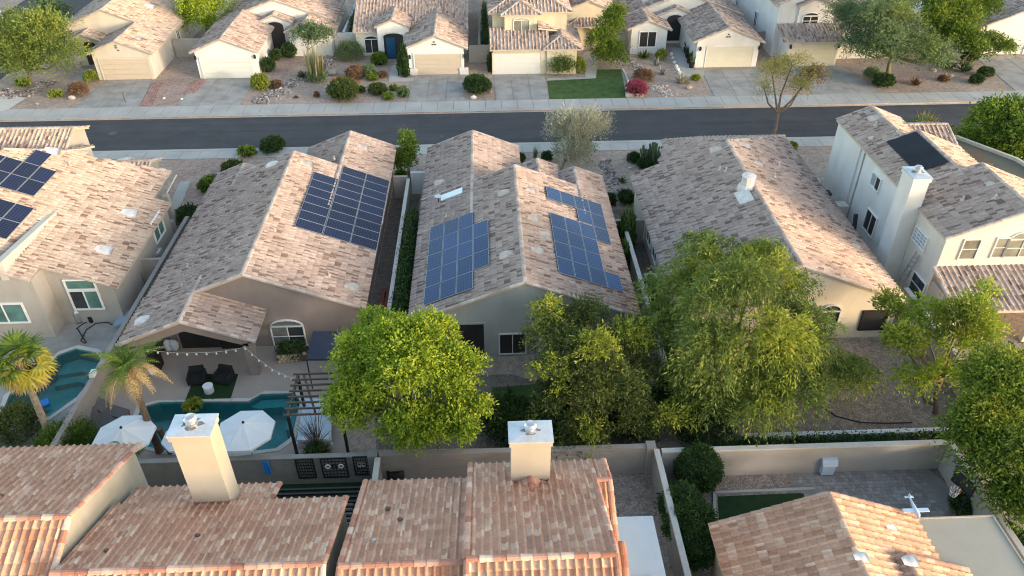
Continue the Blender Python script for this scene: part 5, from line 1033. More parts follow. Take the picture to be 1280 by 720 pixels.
# strips of hedge / creeper
def hedge(label, x0, x1, y0, y1, z0, z1, leafm, n, name='hedge'):
    k_ = rng.random((n,3)); c = np.stack([x0+(x1-x0)*k_[:,0], y0+(y1-y0)*k_[:,1], z0+(z1-z0)*k_[:,2]**.6], 1)
    per = 9; P = np.repeat(c, per, 0)+rng.normal(0,.12,(n*per,3)); D = rng.normal(size=(n*per,3))+np.array([0,0,.6])
    o = leafobj(name, [leaf_arrays(P, D, .16, .07, np.repeat(rng.random(n)*.5+.4*k_[:,2], per))], leafm, None, ((x0+x1)/2,(y0+y1)/2,z0)); return tag(o, label, 'hedge')
hedge('dark clipped hedge between the tan wall and the low white wall', 9.6, 24.3, 24.95, 25.7, .1, 1.1, L_DEEP, 1500)
hedge('narrow dark green hedge in the gap beside the grey walled house', -5.55, -4.85, 34, 46.5, .1, 2.2, L_DEEP, 1200)
hedge('dark planting strip in the alley between the grey walled and cream houses', 9.35, 10.1, 30.5, 38.0, .1, 1.6, L_DEEP, 700)
hedge('dark bushes in the side passage at the far white house', -14.9, -13.9, 87, 101, .1, 2.6, L_DEEP, 800)
hedge('dark planting beside the left wall of the yellow cream house', -.1, .4, 82, 96, .1, 2.2, L_DEEP, 500)
hedge('thin hedge of dark leaves on the side passage behind the weeping tree', 9.3, 10.0, 26.0, 30.0, .1, 1.3, L_DEEP, 400)
# many armed cactus
t = thing('cactus', 'clump of many armed organ pipe cactus at the near kerb', 'cactus', G(816,206))
for i in range(26):
    a_ = random.random()*6.28; r_ = random.uniform(0,.7); b_ = G(816,204)+Vector((math.cos(a_)*r_*.5, math.sin(a_)*r_*.4, 0)); H_ = random.uniform(.9,1.9)*(1-.25*r_)
    p1_ = b_+Vector((math.cos(a_)*r_*.9, math.sin(a_)*r_*.5, H_*.4)); p2_ = p1_+Vector((math.cos(a_)*r_*.35, 0, H_*.6)); m_ = MB(); m_.tube([b_, p1_, p2_, p2_+Vector((0,0,.06))], [.07,.10,.09,.03], 8); m_.build('arm', CACT, t, tuple(b_), True)
# --- palms
def frond_mesh(L, droop, n, lw, ll, fan=False):
    V, F = [], []; mb = MB(); pts = [Vector((t_*L*(1-.25*droop*t_), 0, L*(.35*t_-(.35+droop)*t_*t_))) for t_ in np.linspace(0, 1, 9)]
    mb.tube(pts, [.03]*3+[.022]*3+[.012]*3, 4)
    for i in range(n):
        t_ = (i+2)/(n+2); k_ = t_*8; j = min(7, int(k_)); p = pts[j]+(pts[j+1]-pts[j])*(k_-j); T = (pts[j+1]-pts[j]).normalized()
        for s_ in (-1, 1):
            l_ = ll*(math.sin(math.pi*min(1, .15+.85*t_))*.9+.15); e = p+Vector((T.x*.35, s_*.85, -.25-.3*random.random()))*l_+T*.2*l_; w_ = T*lw
            mb.add([p-w_, p+w_, (p+e)/2+w_*.9+Vector((0,0,.04)), e, (p+e)/2-w_*.9+Vector((0,0,.04))], [(0,1,2,3,4)])
    return mb
def palm(label, base, H_, fronds, barkm, r=.16, name='palm_tree', lean=(0,0)):
    b = Vector((base[0], base[1], 0)); t = thing(name, label, 'palm tree', b); top = b+Vector((lean[0], lean[1], H_))
    m_ = MB(); N_ = 22; pts = [b+(top-b)*(i/N_)+Vector((0,0,0)) for i in range(N_+1)]; m_.tube(pts, [r*(1.25 if i == 0 else (1.0+(.12 if i % 2 else 0))*(1-.25*i/N_)) for i in range(N_+1)], 9); m_.build('trunk', barkm, t)
    for (cnt, L, droop, el0, el1, lm, n, lw, ll) in fronds:
        mes = []
        for _ in range(2):
            mb = frond_mesh(L, droop, n, lw, ll); me = bpy.data.meshes.new('frond'); me.from_pydata(mb.v, [], mb.f); me.materials.append(lm)
            at = me.attributes.new('tint', 'FLOAT', 'POINT'); at.data.foreach_set('value', (np.clip(rng.normal(.5,.2,len(me.vertices)),0,1)).astype(np.float32)); mes.append(me)
        for i in range(cnt):
            o = bpy.data.objects.new('frond', random.choice(mes)); sc.collection.objects.link(o); o.parent = t; o.location = top-b
            o.rotation_euler = (0, -random.uniform(el0, el1), (i+random.uniform(-.3,.3))*6.283/cnt); s_ = random.uniform(.85,1.1); o.scale = (s_,s_,s_)
def fanpalm(label, base, H_, sets, barkm, r=.17):
    b = Vector((base[0], base[1], 0)); t = thing('palm_tree', label, 'palm tree', b); top = b+Vector((.3 if H_ > 4 else -.1,0,H_)); m_ = MB(); N_ = 24
    m_.tube([b+(top-b)*(i/N_) for i in range(N_+1)], [r*(1.2 if i == 0 else (1.0+(.1 if i % 2 else 0))*(1-.2*i/N_)) for i in range(N_+1)], 9); m_.build('trunk', barkm, t)
    for (cnt, Ls, Lf, el0, el1, lm) in sets:
        mb = MB(); mb.tube([(0,0,0),(Ls*.5,0,.03),(Ls,0,0)], [.02,.016,.012], 4); K = 15
        for k_ in range(K):
            a_ = math.radians(-105+210*k_/(K-1)); d_ = Vector((math.cos(a_), math.sin(a_), -.12-.1*random.random())); p = Vector((Ls,0,0)); s_ = Vector((-math.sin(a_), math.cos(a_), 0))*.035
            mb.add([p, p+d_*Lf*.5-s_*1.8+Vector((0,0,.05)), p+d_*Lf*.95+Vector((0,0,-Lf*.16)), p+d_*Lf*.5+s_*1.8+Vector((0,0,.05))], [(0,1,2,3)])
        me = bpy.data.meshes.new('frond'); me.from_pydata(mb.v, [], mb.f); me.materials.append(lm); at = me.attributes.new('tint', 'FLOAT', 'POINT'); at.data.foreach_set('value', np.clip(rng.normal(.5,.22,len(me.vertices)),0,1).astype(np.float32))
        for i in range(cnt):
            o = bpy.data.objects.new('frond', me); sc.collection.objects.link(o); o.parent = t; o.location = top-b+Vector((0,0,random.uniform(-.25,.1))); o.rotation_euler = (random.uniform(-.3,.3), -random.uniform(el0, el1), (i+random.uniform(-.4,.4))*6.283/cnt); s_ = random.uniform(.8,1.1); o.scale = (s_,s_,s_)
fanpalm('fan palm with yellow lower fronds and dead skirt at the left edge by the pool', (-21.95,27.65), 5.6, [(16,.8,.85,.05,1.2,L_GREEN), (15,.9,.85,-.5,.1,L_PALMY), (22,.95,.75,-1.35,-.5,L_DRY)], BARKP)
palm('feather palm with drooping yellow brown fronds beside the umbrellas', (-16.5,26.95), 5.5, [(12,1.9,.55,.2,1.1,L_GREEN,26,.022,.42), (10,1.9,.7,-.3,.25,L_DRY,26,.02,.40), (6,1.6,.7,-.9,-.3,L_DRY,22,.02,.35)], BARK, .17)
fanpalm('small blue grey fan palm standing in front of the left umbrella', (-17.2,25.6), 1.8, [(16,.5,.45,-.1,1.3,L_GREY)], BARK, .1)
t = thing('palm_stump', 'headless palm trunk leaning next to the tall chimney', 'palm trunk', G(214,566)); m_ = MB(); b_ = G(214,566); m_.tube([b_, b_+Vector((-.05,0,.8)), b_+Vector((-.15,0,1.7))], [.16,.13,.15], 8); m_.build('trunk', BARK, t)
# ================================================================ pools, terraces and garden things
def coping(poly, z0, z1, w, matr, parent, name='coping'):
    n = len(poly); c = Vector((sum(p[0] for p in poly)/n, sum(p[1] for p in poly)/n))
    for i in range(n):
        a, b = Vector(poly[i]), Vector(poly[(i+1)%n]); ao = a+(a-c).normalized()*w; bo = b+(b-c).normalized()*w
        k_ = max(1, int((b-a).length/.9))
        for j in range(k_):
            t0, t1 = j/k_+.004, (j+1)/k_-.004; m_ = MB(); m_.prism([tuple(a.lerp(b,t0)), tuple(a.lerp(b,t1)), tuple(ao.lerp(bo,t1)), tuple(ao.lerp(bo,t0))], z0, z1); m_.build(name, matr, parent, (*a.lerp(b,(t0+t1)/2), 0))
def pool(label, poly, steps=None):
    if sum(poly[i][0]*poly[(i+1)%len(poly)][1]-poly[(i+1)%len(poly)][0]*poly[i][1] for i in range(len(poly))) < 0: poly = poly[::-1]
    n = len(poly); t = thing('swimming_pool', label, 'swimming pool', (sum(p[0] for p in poly)/n, sum(p[1] for p in poly)/n, 0))
    m_ = MB(); m_.add([(x,y,-1.3) for x,y in poly], [tuple(range(n))]); m_.add([(x,y,-1.3) for x,y in poly]+[(x,y,.02) for x,y in poly], [(i,(i+1)%n,n+(i+1)%n,n+i) for i in range(n)]); m_.build('basin', PLAST, t)
    m_ = MB(); m_.add([(x,y,-.10) for x,y in poly], [tuple(range(n))]); m_.build('water', WATER, t)
    for k_, (sc_x, dz) in enumerate(steps or []):
        m_ = MB(); m_.prism([(x,y) for x,y in sc_x], -1.29, dz); m_.build('step', PLAST, t)
    coping(poly, -.08, .045, .28, CONCW, t); return t
pool('curved pool with stone steps at the left edge between beige house and wall', POOL1, [([(-24.6,34.6),(-23.9,35.0),(-22.65,34.6),(-22.05,33.95),(-22.05,33.3),(-23.3,33.9),(-24.6,33.6)], -.7), ([(-24.6,33.59),(-23.3,33.89),(-22.05,33.29),(-22.05,32.8),(-23.3,33.3),(-24.6,33.0)], -.95)])
pool('dark teal pool with angular edge behind the white octagonal umbrellas', POOL2, [([(-12.9,30.28),(-12.42,30.78),(-10.7,30.78),(-10.3,30.1),(-10.9,29.9),(-11.2,30.2),(-12.4,30.1)], -.35), ([(-10.9,29.89),(-10.3,30.09),(-10.25,28.6),(-10.8,28.8)], -.6)])
patch('turf', [(232,500),(245,468),(298,468),(288,500)], TURF, .035); patch('turf', [(897,621),(1018,616),(1040,660),(900,670)], TURF, .03); patch('turf', [(352,600),(470,596),(470,625),(345,628)], TURF, .02); patch('lawn', [(615,485),(700,478),(720,520),(620,525)], LAWN, .02)
def umbrella(label, c, r, z=2.45):
    t = thing('umbrella', label, 'umbrella', (c[0],c[1],0), 'white octagonal pool umbrellas'); m_ = MB(); m_.tube([(c[0],c[1],0),(c[0],c[1],z+.1)], .03, 8); m_.lathe((c[0],c[1],0), [(.28,0),(.28,.08),(.05,.12)], 12); m_.build('pole', METALW, t)
    ap = Vector((c[0],c[1],z+.42)); R_ = [Vector((c[0]+r*math.cos(math.pi*(k_+.5)/4), c[1]+r*math.sin(math.pi*(k_+.5)/4), z-.1)) for k_ in range(8)]
    for k_ in range(8):
        a, b = R_[k_], R_[(k_+1)%8]; m_ = MB(); mid = (a+b)/2*.97+ap*.03+Vector((0,0,.02)); q = (ap+mid)/2-Vector((0,0,.05)); m_.add([ap,a,b,q+Vector((0,0,.0)), a-Vector((0,0,.12)), b-Vector((0,0,.12))], [(0,1,3),(1,2,3),(2,0,3),(1,4,5,2)]); m_.build('canopy_panel', FABW, t)
    m_ = MB(); m_.lathe(tuple(ap-Vector((0,0,.03))), [(.07,0),(.05,.08),(.01,.12)], 8); m_.build('finial', BLACK, t)
umbrella('white octagonal umbrella right of the tall chimney, over the pool edge', (-11.6,25.95), 1.38); umbrella('white umbrella left of the feather palm, small fan palm before it', (-17.25,26.0), 1.4, 2.3); umbrella('white umbrella mostly hidden behind the tall chimney', (-14.55,25.9), .95, 2.2)
def lounger(label, px, py, rot):
    g_ = G(px, py); t = thing('sun_lounger', label, 'sun lounger', g_, 'dark loungers'); t.rotation_euler[2] = rot
    W_ = MB(); W_.add([(-.33,-.9,.3),(.33,-.9,.3),(.33,.3,.32),(-.33,.3,.32),(-.33,-.9,.38),(.33,-.9,.38),(.33,.3,.4),(-.33,.3,.4)], [(3,2,1,0),(4,5,6,7),(0,1,5,4),(1,2,6,5),(2,3,7,6),(3,0,4,7)]); o = W_.build('seat', FABG, None, (0,0,0)); o.parent = t
    W_ = MB(); W_.obox((0,.62,.55), (1,0,0), Vector((0,.85,.5)).normalized(), Vector((0,-.5,.85)).normalized(), .33, .38, .04); o = W_.build('backrest', FABG, None, (0,0,0)); o.parent = t
    for x in (-.28,.28):
        for y in (-.8,.25): W_ = MB(); W_.tube([(x,y,0),(x,y,.31)], .025); o = W_.build('leg', BLACK, None, (0,0,0)); o.parent = t
lounger('dark curved lounger nearest the wall between the pools', 122,537, .6); lounger('dark curved lounger closer to the pool water', 142,519, 1.2); lounger('dark reclining chair at the upper end of the pool deck', 128,526, .9)
def lchair(label, px, py, rot):
    g_ = G(px, py); t = thing('armchair', label, 'armchair', g_, 'black patio armchairs on the turf mat'); t.rotation_euler[2] = rot
    for nm, bx in (('seat',(-.36,.36,-.36,.36,.18,.42)),('backrest',(-.38,.38,.3,.46,.2,.85)),('armrest',(-.46,-.37,-.36,.4,.15,.62)),('armrest',(.37,.46,-.36,.4,.15,.62))):
        W_ = MB(); W_.box(*bx); o = W_.build(nm, FABB, None, (0,0,0)); o.parent = t
    for x in (-.36,.36):
        for y in (-.3,.36): W_ = MB(); W_.tube([(x,y,0),(x,y,.2)], .02, 5); o = W_.build('leg', BLACK, None, (0,0,0)); o.parent = t
lchair('left black patio armchair facing the white drum table', 248,478, .15); lchair('right black patio armchair facing the white drum table', 281,477, -.25)
g_ = G(262,490); t = thing('side_table', 'round white drum table on the dark turf mat', 'table', g_); m_ = MB(); m_.lathe(tuple(g_), [(.24,0),(.26,.03),(.26,.42),(.25,.45)], 20); m_.build('drum', FABW, t, None, True); m_ = MB(); m_.lathe((g_.x,g_.y,.45), [(.27,0),(.27,.03)], 20); m_.build('table_top', METALW, t)
g_ = G(194,462); t = thing('barbecue', 'black covered barbecue under the left end of the patio roof', 'barbecue', g_); m_ = MB(); m_.prism([(g_.x-.35,g_.y-.3),(g_.x+.35,g_.y-.3),(g_.x+.35,g_.y+.5),(g_.x-.35,g_.y+.5)], 0, 1.15); m_.build('cover', FABB, t); m_ = MB(); m_.extr([(g_.y-.25,1.14),(g_.y+.45,1.14),(g_.y+.3,1.4),(g_.y-.1,1.4)], 'x', g_.x-.3, g_.x+.3); m_.build('lid', FABB, t)
g_ = G(191,468); o = single(MB().lathe(tuple(g_), [(.1,0),(.2,.1),(.22,.25),(.14,.4),(.03,.45)], 12), 'garden_globe', METALW, g_, 'small white globe lamp beside the black covered barbecue', 'lamp', None, True)
g_ = G(210,440,.0); t = thing('cushion_pile', 'pile of white and blue cushions against the patio back wall', 'cushions', g_)
for k_, (dx, mt_) in enumerate(((-.3,NAVYF),(.15,FABW),(.45,FABL))): m_ = MB(); m_.blob((g_.x+dx,g_.y,.5), (.3,.25,.42), 8, 5, .08); m_.build('cushion', mt_, t, None, True)
g_ = GY(290,432,34.6); m_ = MB(); m_.box(g_.x-.65, g_.x+.65, 34.7, 34.76, g_.z-.38, g_.z+.38); single(m_, 'television', BLACK, g_, 'black flat television on the patio back wall under the gable', 'television')
# string lights
wp = [G(184,437,2.45), G(245,441,2.25), G(306,434,2.45), G(340,461,2.4), G(372,474,2.65), G(366,496,2.6), G(361,519,2.62)]
t = thing('string_lights', 'string of small festoon bulbs from patio gable to the black pergola', 'string lights', wp[0])
m_ = MB(); pts = []
for a, b, n_ in zip(wp, wp[1:], (5,5,4,4,2,2)):
    for i in range(n_): u = i/n_; pts.append(a.lerp(b, u)-Vector((0,0,.10*math.sin(math.pi*u))))
pts.append(wp[-1]); m_.tube(pts, .012, 4); m_.build('wire', CAPS, t)
for p in pts[::1]: m_ = MB(); m_.lathe((p.x,p.y,p.z-.17), [(.02,0),(.05,.03),(.05,.08),(.025,.15)], 7); m_.build('bulb', METALW, t, tuple(p))
# black pergola by the pool
A_, B_ = G(372,470,2.6), G(360,521,2.6); t = thing('pergola', 'black slatted pergola over the white daybed beside the pool', 'pergola', (-8.8,27.8,0))
for nm, p, q, w_, h_ in (('beam', A_, B_, .1, .16), ('beam', G(380,470,2.59), G(394,515,2.59), .1, .16)): m_ = MB(); m_.beam(p, q, w_, h_); m_.build(nm, BROWN, t)
for k_ in range(8): p = A_.lerp(B_, k_/7); m_ = MB(); m_.beam(p+Vector((-.2,0,.12)), p+Vector((2.6,.02,.12)), .07, .09); m_.build('slat', BROWN, t)
for p in (A_, B_, A_+Vector((2.5,0,0)), B_+Vector((2.5,0,0))): m_ = MB(); m_.tube([(p.x,p.y,0),(p.x,p.y,2.6)], .08, 4); m_.build('post', BLACK, t)
t = thing('daybed', 'white daybed under the black pergola', 'daybed', (-8.8,27.5,0)); P_ = [tuple(G(*q, .5)[:2]) for q in ((371,550),(380,498),(414,498),(414,550))]; m_ = MB(); m_.prism(P_, .32, .5); m_.build('mattress', FABL, t); P2 = [tuple(G(*q,.5)[:2]) for q in ((378,552),(379,547),(412,546),(412,551))]; m_ = MB(); m_.prism(P2, .5, .62); m_.build('bolster', FABW, t)
for p in P_: m_ = MB(); m_.box(p[0]-.05,p[0]+.05,p[1]-.05,p[1]+.05,0,.32); m_.build('leg', METALW, t)
g0 = G(383,452,2.1); t = thing('canopy', 'dark navy fabric canopy between the arched window and the lime green tree', 'canopy', (G(400,440,0))); m_ = MB(); Pc = [tuple(G(*q,2.1)[:2]) for q in ((383,449),(391,414),(426,414),(422,449))]; m_.prism(Pc, 2.0, 2.1); m_.build('top', NAVYF, t)
for p in Pc: m_ = MB(); m_.tube([(p[0],p[1],0),(p[0],p[1],2.0)], .035, 6); m_.build('post', BLACK, t)
# ledge stone planter
t = thing('planter', 'stone walled planter with leafy plants under the arched window', 'planter', G(366,452)); a_, b_ = G(347,455), G(384,451)
for j in range(3):
    for i in range(7): u = (i+.5*(j%2))/7; p = a_.lerp(b_, min(u+.07,.98)); m_ = MB(); m_.blob((p.x,p.y+.1,.1+.17*j), (.15,.14,.10), 6, 4, .12); m_.build('stone', STONEY, t, tuple(p))
m_ = MB(); m_.box(a_.x-.05, b_.x+.05, a_.y+.15, a_.y+.95, 0, .45); m_.build('soil', BROWN, t); leafobj('foliage', [sprays([(a_.x*.5+b_.x*.5,a_.y+.55,.6,.8,.35,.3)], 90, 8, .25, 0, .2, .08, spread=.6, jit=.9)], L_DEEP, t)
# things on the lattice wall
def lattice(a, b, label, rings=()):
    p, q = GY(*a, 24.6), GY(*b, 24.6); x0, x1, z0, z1 = min(p.x,q.x), max(p.x,q.x), min(p.z,q.z), max(p.z,q.z); t = thing('lattice_panel', label, 'lattice panel', ((x0+x1)/2,24.6,(z0+z1)/2)); m_ = MB()
    for x in (x0, x1): m_.box(x-.03,x+.03,24.54,24.6,z0-.03,z1+.03)
    for z in (z0, z1): m_.box(x0+.03,x1-.03,24.54,24.6,z-.03,z+.03)
    m_.build('frame', BLACK, t); m_ = MB(); m_.box(x0,x1,24.59,24.605,z0,z1); m_.build('backing', BLOCK, t)
    for i in range(1, 7): x = x0+(x1-x0)*i/7; m_ = MB(); m_.box(x-.012,x+.012,24.555,24.585,z0+.03,z1-.03); m_.build('bar', BLACK, t)
    for i in range(1, 6): z = z0+(z1-z0)*i/6; m_ = MB(); m_.box(x0+.03,x1-.03,24.552,24.58,z-.01,z+.01); m_.build('bar', BLACK, t)
    for u, mt_ in rings:
        x = x0+(x1-x0)*u; z = z0+(z1-z0)*.62; pts = [(x+.11*math.cos(k_*math.pi/5), 24.52, z+.11*math.sin(k_*math.pi/5)) for k_ in range(11)]; m_ = MB(); m_.tube(pts, .03, 5); m_.build('ring', mt_, t)
lattice((369,574), (395.6,596), 'plain dark lattice panel, the left one on the block wall'); lattice((400.5,573), (436,595), 'dark lattice panel with two white rings, the wide middle one', ((.25,METALW),(.52,BLACK),(.78,METALW))); lattice((441,571), (466,592), 'dark lattice panel with interlocked grey rings, the right one', ((.35,ALU),(.55,ALU)))
p = GY(330,570,24.58); m_ = MB()
for k_ in range(5): m_.beam((p.x-.12+.06*k_,24.5+.02*(k_%2),1.75), (p.x-.14+.075*k_,24.48,1.0-.05*(k_%3)), .07, .03)
single(m_, 'beach_towel', BLUE, (p.x,24.5,1.4), 'bright blue towel hung over the block wall', 'towel')
m_ = MB(); g_ = G(496,598); m_.lathe(tuple(g_), [(.42,0),(.45,.05),(.45,.7),(.38,.78),(.34,.70),(.05,.68)], 20); single(m_, 'round_bin', BLACK, g_, 'dark round tub beside the block wall behind the stepped tile roof', 'tub', None, True)
t = thing('pergola', 'dark slatted pergola in the gap between the two bottom roofs', 'pergola', (-7.6,21,0)); n_ = 15
for k_ in range(n_): y = 22.2-.24*k_; m_ = MB(); m_.box(-9.3,-5.75,y-.045,y+.045,2.45,2.55); m_.build('slat', BLACK, t)
for x in (-9.1,-5.95): m_ = MB(); m_.box(x-.05,x+.05,18.8,22.3,2.28,2.44); m_.build('beam', BLACK, t); m_ = MB(); m_.box(x-.05,x+.05,22.1,22.2,0,2.28); m_.build('post', BLACK, t)
# right hand paved yard
b_ = MB(); Pv = [tuple(G(*q)[:2]) for q in ((1008,592),(1184,583),(1215,650),(1050,660))]; x0, x1, y0, y1 = 14.2, 21.0, 17.5, 24.25
base = MB(); base.prism([(14.1,24.28),(14.3,20.0),(16,17.5),(21.2,17.5),(21.2,24.28)], -.02, .012); pv = struct(base, 'paved_yard', BLOCK)
yy = y0; r_i = 0
while yy < y1:
    xx = x0+(.1 if r_i%2 else 0)
    while xx < x1:
        if not (xx > 20.2+random.uniform(-.3,.3) and yy > 20.5): b_.box(xx+.006, xx+.194+.1*(r_i%3==0), yy+.006, yy+.194, .0, .03+random.uniform(0,.006))
        xx += .2+.1*(r_i%3==0)
    yy += .2; r_i += 1
tag(b_.build('pavers', PAVER, pv), kind='stuff')
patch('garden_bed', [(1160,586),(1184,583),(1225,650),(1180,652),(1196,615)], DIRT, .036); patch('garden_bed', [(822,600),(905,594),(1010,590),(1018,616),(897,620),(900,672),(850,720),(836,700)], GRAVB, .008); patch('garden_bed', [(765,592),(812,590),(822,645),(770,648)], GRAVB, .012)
e_ = MB(); P_ = [G(893,672), G(893,617), G(1018,612)]
for a, b in zip(P_, P_[1:]): e_.beam(a+Vector((0,0,.05)), b+Vector((0,0,.05)), .14, .12)
tag(e_.build('lawn_edging', CONC, None, (0,0,0)), 'pale kerb strip around the dark turf corner', 'edging')
g_ = G(1033,596); t = thing('barbecue', 'barbecue under a pale blue cover against the tan wall', 'barbecue', g_); m_ = MB(); m_.box(g_.x-.3,g_.x+.3,g_.y,g_.y+.5,.12,.75); m_.build('cover', FABL, t); m_ = MB(); m_.extr([(g_.y-.05,.75),(g_.y+.55,.75),(g_.y+.45,1.05),(g_.y+.1,1.05)], 'x', g_.x-.36, g_.x+.36); m_.build('lid', FABL, t)
for x in (-.25,.25): m_ = MB(); m_.tube([(g_.x+x,g_.y+.1,0),(g_.x+x,g_.y+.1,.13)], .04); m_.build('wheel', BLACK, t)
# weathervane aeroplane
c = G(1143,637,3.5); t = thing('weathervane', 'pale blue aeroplane weathervane standing at the flat roof edge', 'weathervane', (c.x,c.y,2.9)); z = c.z
m_ = MB(); m_.tube([(c.x,c.y+.1,2.9),(c.x,c.y+.05,z)], .025); m_.build('mast', BLACK, t); m_ = MB(); m_.tube([(c.x,c.y-.42,z+.02),(c.x,c.y-.3,z+.05),(c.x,c.y,z+.05),(c.x+.02,c.y+.6,z+.1)], [.03,.085,.08,.025], 8); m_.build('fuselage', FABL, t, None, True)
for nm, bx in (('wing',(-.52,.52,-.18,.0,.06,.09)),('tailplane',(-.18,.18,.5,.6,.09,.11)),('fin',(-.012,.012,.48,.62,.1,.26)),('propeller',(-.22,.22,-.45,-.43,-.0,.04))): m_ = MB(); m_.box(c.x+bx[0],c.x+bx[1],c.y+bx[2],c.y+bx[3],z+bx[4],z+bx[5]); m_.build(nm, FABL if nm != 'propeller' else ALU, t)
# basketball hoop
p = G(1196,645); t = thing('basketball_hoop', 'black framed basketball hoop by the tan side wall', 'basketball hoop', (p.x,p.y,0)); q = G(1203,607,2.6)
m_ = MB(); m_.tube([(p.x,p.y,0),(p.x+.02,p.y,2.2),(q.x,q.y,2.5)], .05); m_.build('pole', BLACK, t); d_ = Vector((.35,-.94,0)).normalized(); n_ = Vector((-.94,-.35,0)); cc = Vector((q.x,q.y,2.75)); m_ = MB(); Z_ = Vector((0,0,1))
for u in (-.5,.5): m_.obox(cc+d_*u, d_, n_, Z_, .03, .02, .36)
for w_ in (-.33,.33): m_.obox(cc+Z_*w_, d_, n_, Z_, .47, .02, .03)
m_.build('backboard_frame', BLACK, t); m_ = MB(); m_.obox(cc, d_, n_, Z_, .47, .008, .3); m_.build('backboard', GLASSK, t); m_ = MB(); rc = cc+n_*.35-Z_*.2; m_.tube([rc+Vector((.22*math.cos(k_*.6283),.22*math.sin(k_*.6283),0)) for k_ in range(11)], .015, 5); m_.build('rim', ORANGE, t)
m_ = MB()
for k_ in range(10): a_ = k_*.6283; m_.tube([rc+Vector((.22*math.cos(a_),.22*math.sin(a_),0)), rc+Vector((.12*math.cos(a_+.5),.12*math.sin(a_+.5),-.42))], .012, 4); m_.tube([rc+Vector((.22*math.cos(a_),.22*math.sin(a_),0)), rc+Vector((.12*math.cos(a_-.5),.12*math.sin(a_-.5),-.42))], .012, 4)
m_.build('net', METALW, t)
g_ = G(1196,625); m_ = MB(); m_.lathe(tuple(g_), [(.2,0),(.32,.35),(.34,.4),(.3,.38),(.18,.05)], 14); single(m_, 'wash_basket', FABL, g_, 'pale round basket at the foot of the tan side wall', 'basket', None, True)
# air conditioners
def acunit(label, g_, s_=.42, h_=.85):
    t = thing('air_conditioner', label, 'air conditioner', g_); m_ = MB(); m_.box(g_.x-s_,g_.x+s_,g_.y-s_,g_.y+s_,.05,h_); m_.build('casing', CAPS, t); m_ = MB(); m_.lathe((g_.x,g_.y,h_), [(s_*.95,0),(s_*.95,.05),(s_*.75,.06),(s_*.75,.02)], 18); m_.build('fan_ring', METALW, t); m_ = MB(); m_.lathe((g_.x,g_.y,h_+.015), [(s_*.74,0),(s_*.1,.03)], 18); m_.build('fan_guard', BLACK, t)
    m_ = MB(); [m_.box(g_.x-s_-.01,g_.x+s_+.01,g_.y-s_-.01,g_.y+s_+.01,.15+.1*k_,.17+.1*k_) for k_ in range(6)]; m_.build('louvres', ALU, t)
acunit('air conditioner with round fan in the alley by the cream house', Vector((10.15,39.6,0))); acunit('air conditioner behind the beige house side wall', G(197,327), .4); acunit('air conditioner in the side gap right of the cream house', Vector((24.1,44.5,0)))
# along the white two storey house
t = thing('ladder', 'aluminium stepladder leaning on the white two storey house', 'ladder', (25.5,39.1,0)); Pl = [G(1122,357,.6), G(1131,357,.6), G(1128,318,3.0), G(1138,318,3.0)]
b0, b1, t0, t1 = Vector((25.2,37.9,0)), Vector((25.2,38.45,0)), Vector((25.85,38.0,3.1)), Vector((25.85,38.4,3.1))
for a, b in ((b0,t0),(b1,t1)): m_ = MB(); m_.beam(a, b, .05, .09); m_.build('rail', ALU, t)
for k_ in range(1, 10): a, b = b0.lerp(t0,k_/10), b1.lerp(t1,k_/10); m_ = MB(); m_.beam(a, b, .09, .04); m_.build('rung', ALU, t)
g_ = G(1100,312,1.2); m_ = MB(); m_.add([G(1094,302,1.6),G(1110,301,1.6),G(1106,318,.9),G(1100,310,1.0),G(1100,309,1.25)], [(0,4,3),(0,1,4),(1,2,4),(4,2,3)]); single(m_, 'fabric_awning', mat('fabric_mint',(.45,.66,.58)), g_, 'small mint green fabric shade beside the outside chimney', 'fabric shade')
def bin_(label, g_, mt_, w_=.3, h_=1.0):
    t = thing('wheelie_bin', label, 'bin', g_); m_ = MB(); m_.add([(g_.x+sx*w_*(.8 if z==0 else 1), g_.y+sy*w_*(.8 if z==0 else 1), z) for z in (0,h_) for sx, sy in ((-1,-1),(1,-1),(1,1),(-1,1))], [(3,2,1,0),(4,5,6,7),(0,1,5,4),(1,2,6,5),(2,3,7,6),(3,0,4,7)]); m_.build('body', mt_, t); m_ = MB(); m_.box(g_.x-w_*1.08,g_.x+w_*1.08,g_.y-w_*1.1,g_.y+w_*1.08,h_+.003,h_+.08); m_.build('lid', mt_, t)
    for x in (-w_*.8,w_*.8): m_ = MB(); m_.lathe((g_.x+x,g_.y+w_*.9,0), [(.1,0),(.1,.16)], 8); m_.build('wheel', BLACK, t)
bin_('blue bin beside the white two storey house wall', Vector((24.9,49.5,0)), NAVYF); bin_('pale cabinet shaped bin beside the blue one', Vector((25.2,47.4,0)), CAPS, .35, 1.2); bin_('grey blue bin near the front corner of the white two storey house', Vector((24.7,51.2,0)), FABL, .28, 1.1)
m_ = MB(); m_.obox((25.2,44.9,.9), (1,0,0), (0,.3,.95), (0,-.95,.3), .12, .9, .08); single(m_, 'folded_lounger', NAVYF, (25.2,44.9,.9), 'dark folded seat leaning near the side window of the white two storey house', 'folded chair')
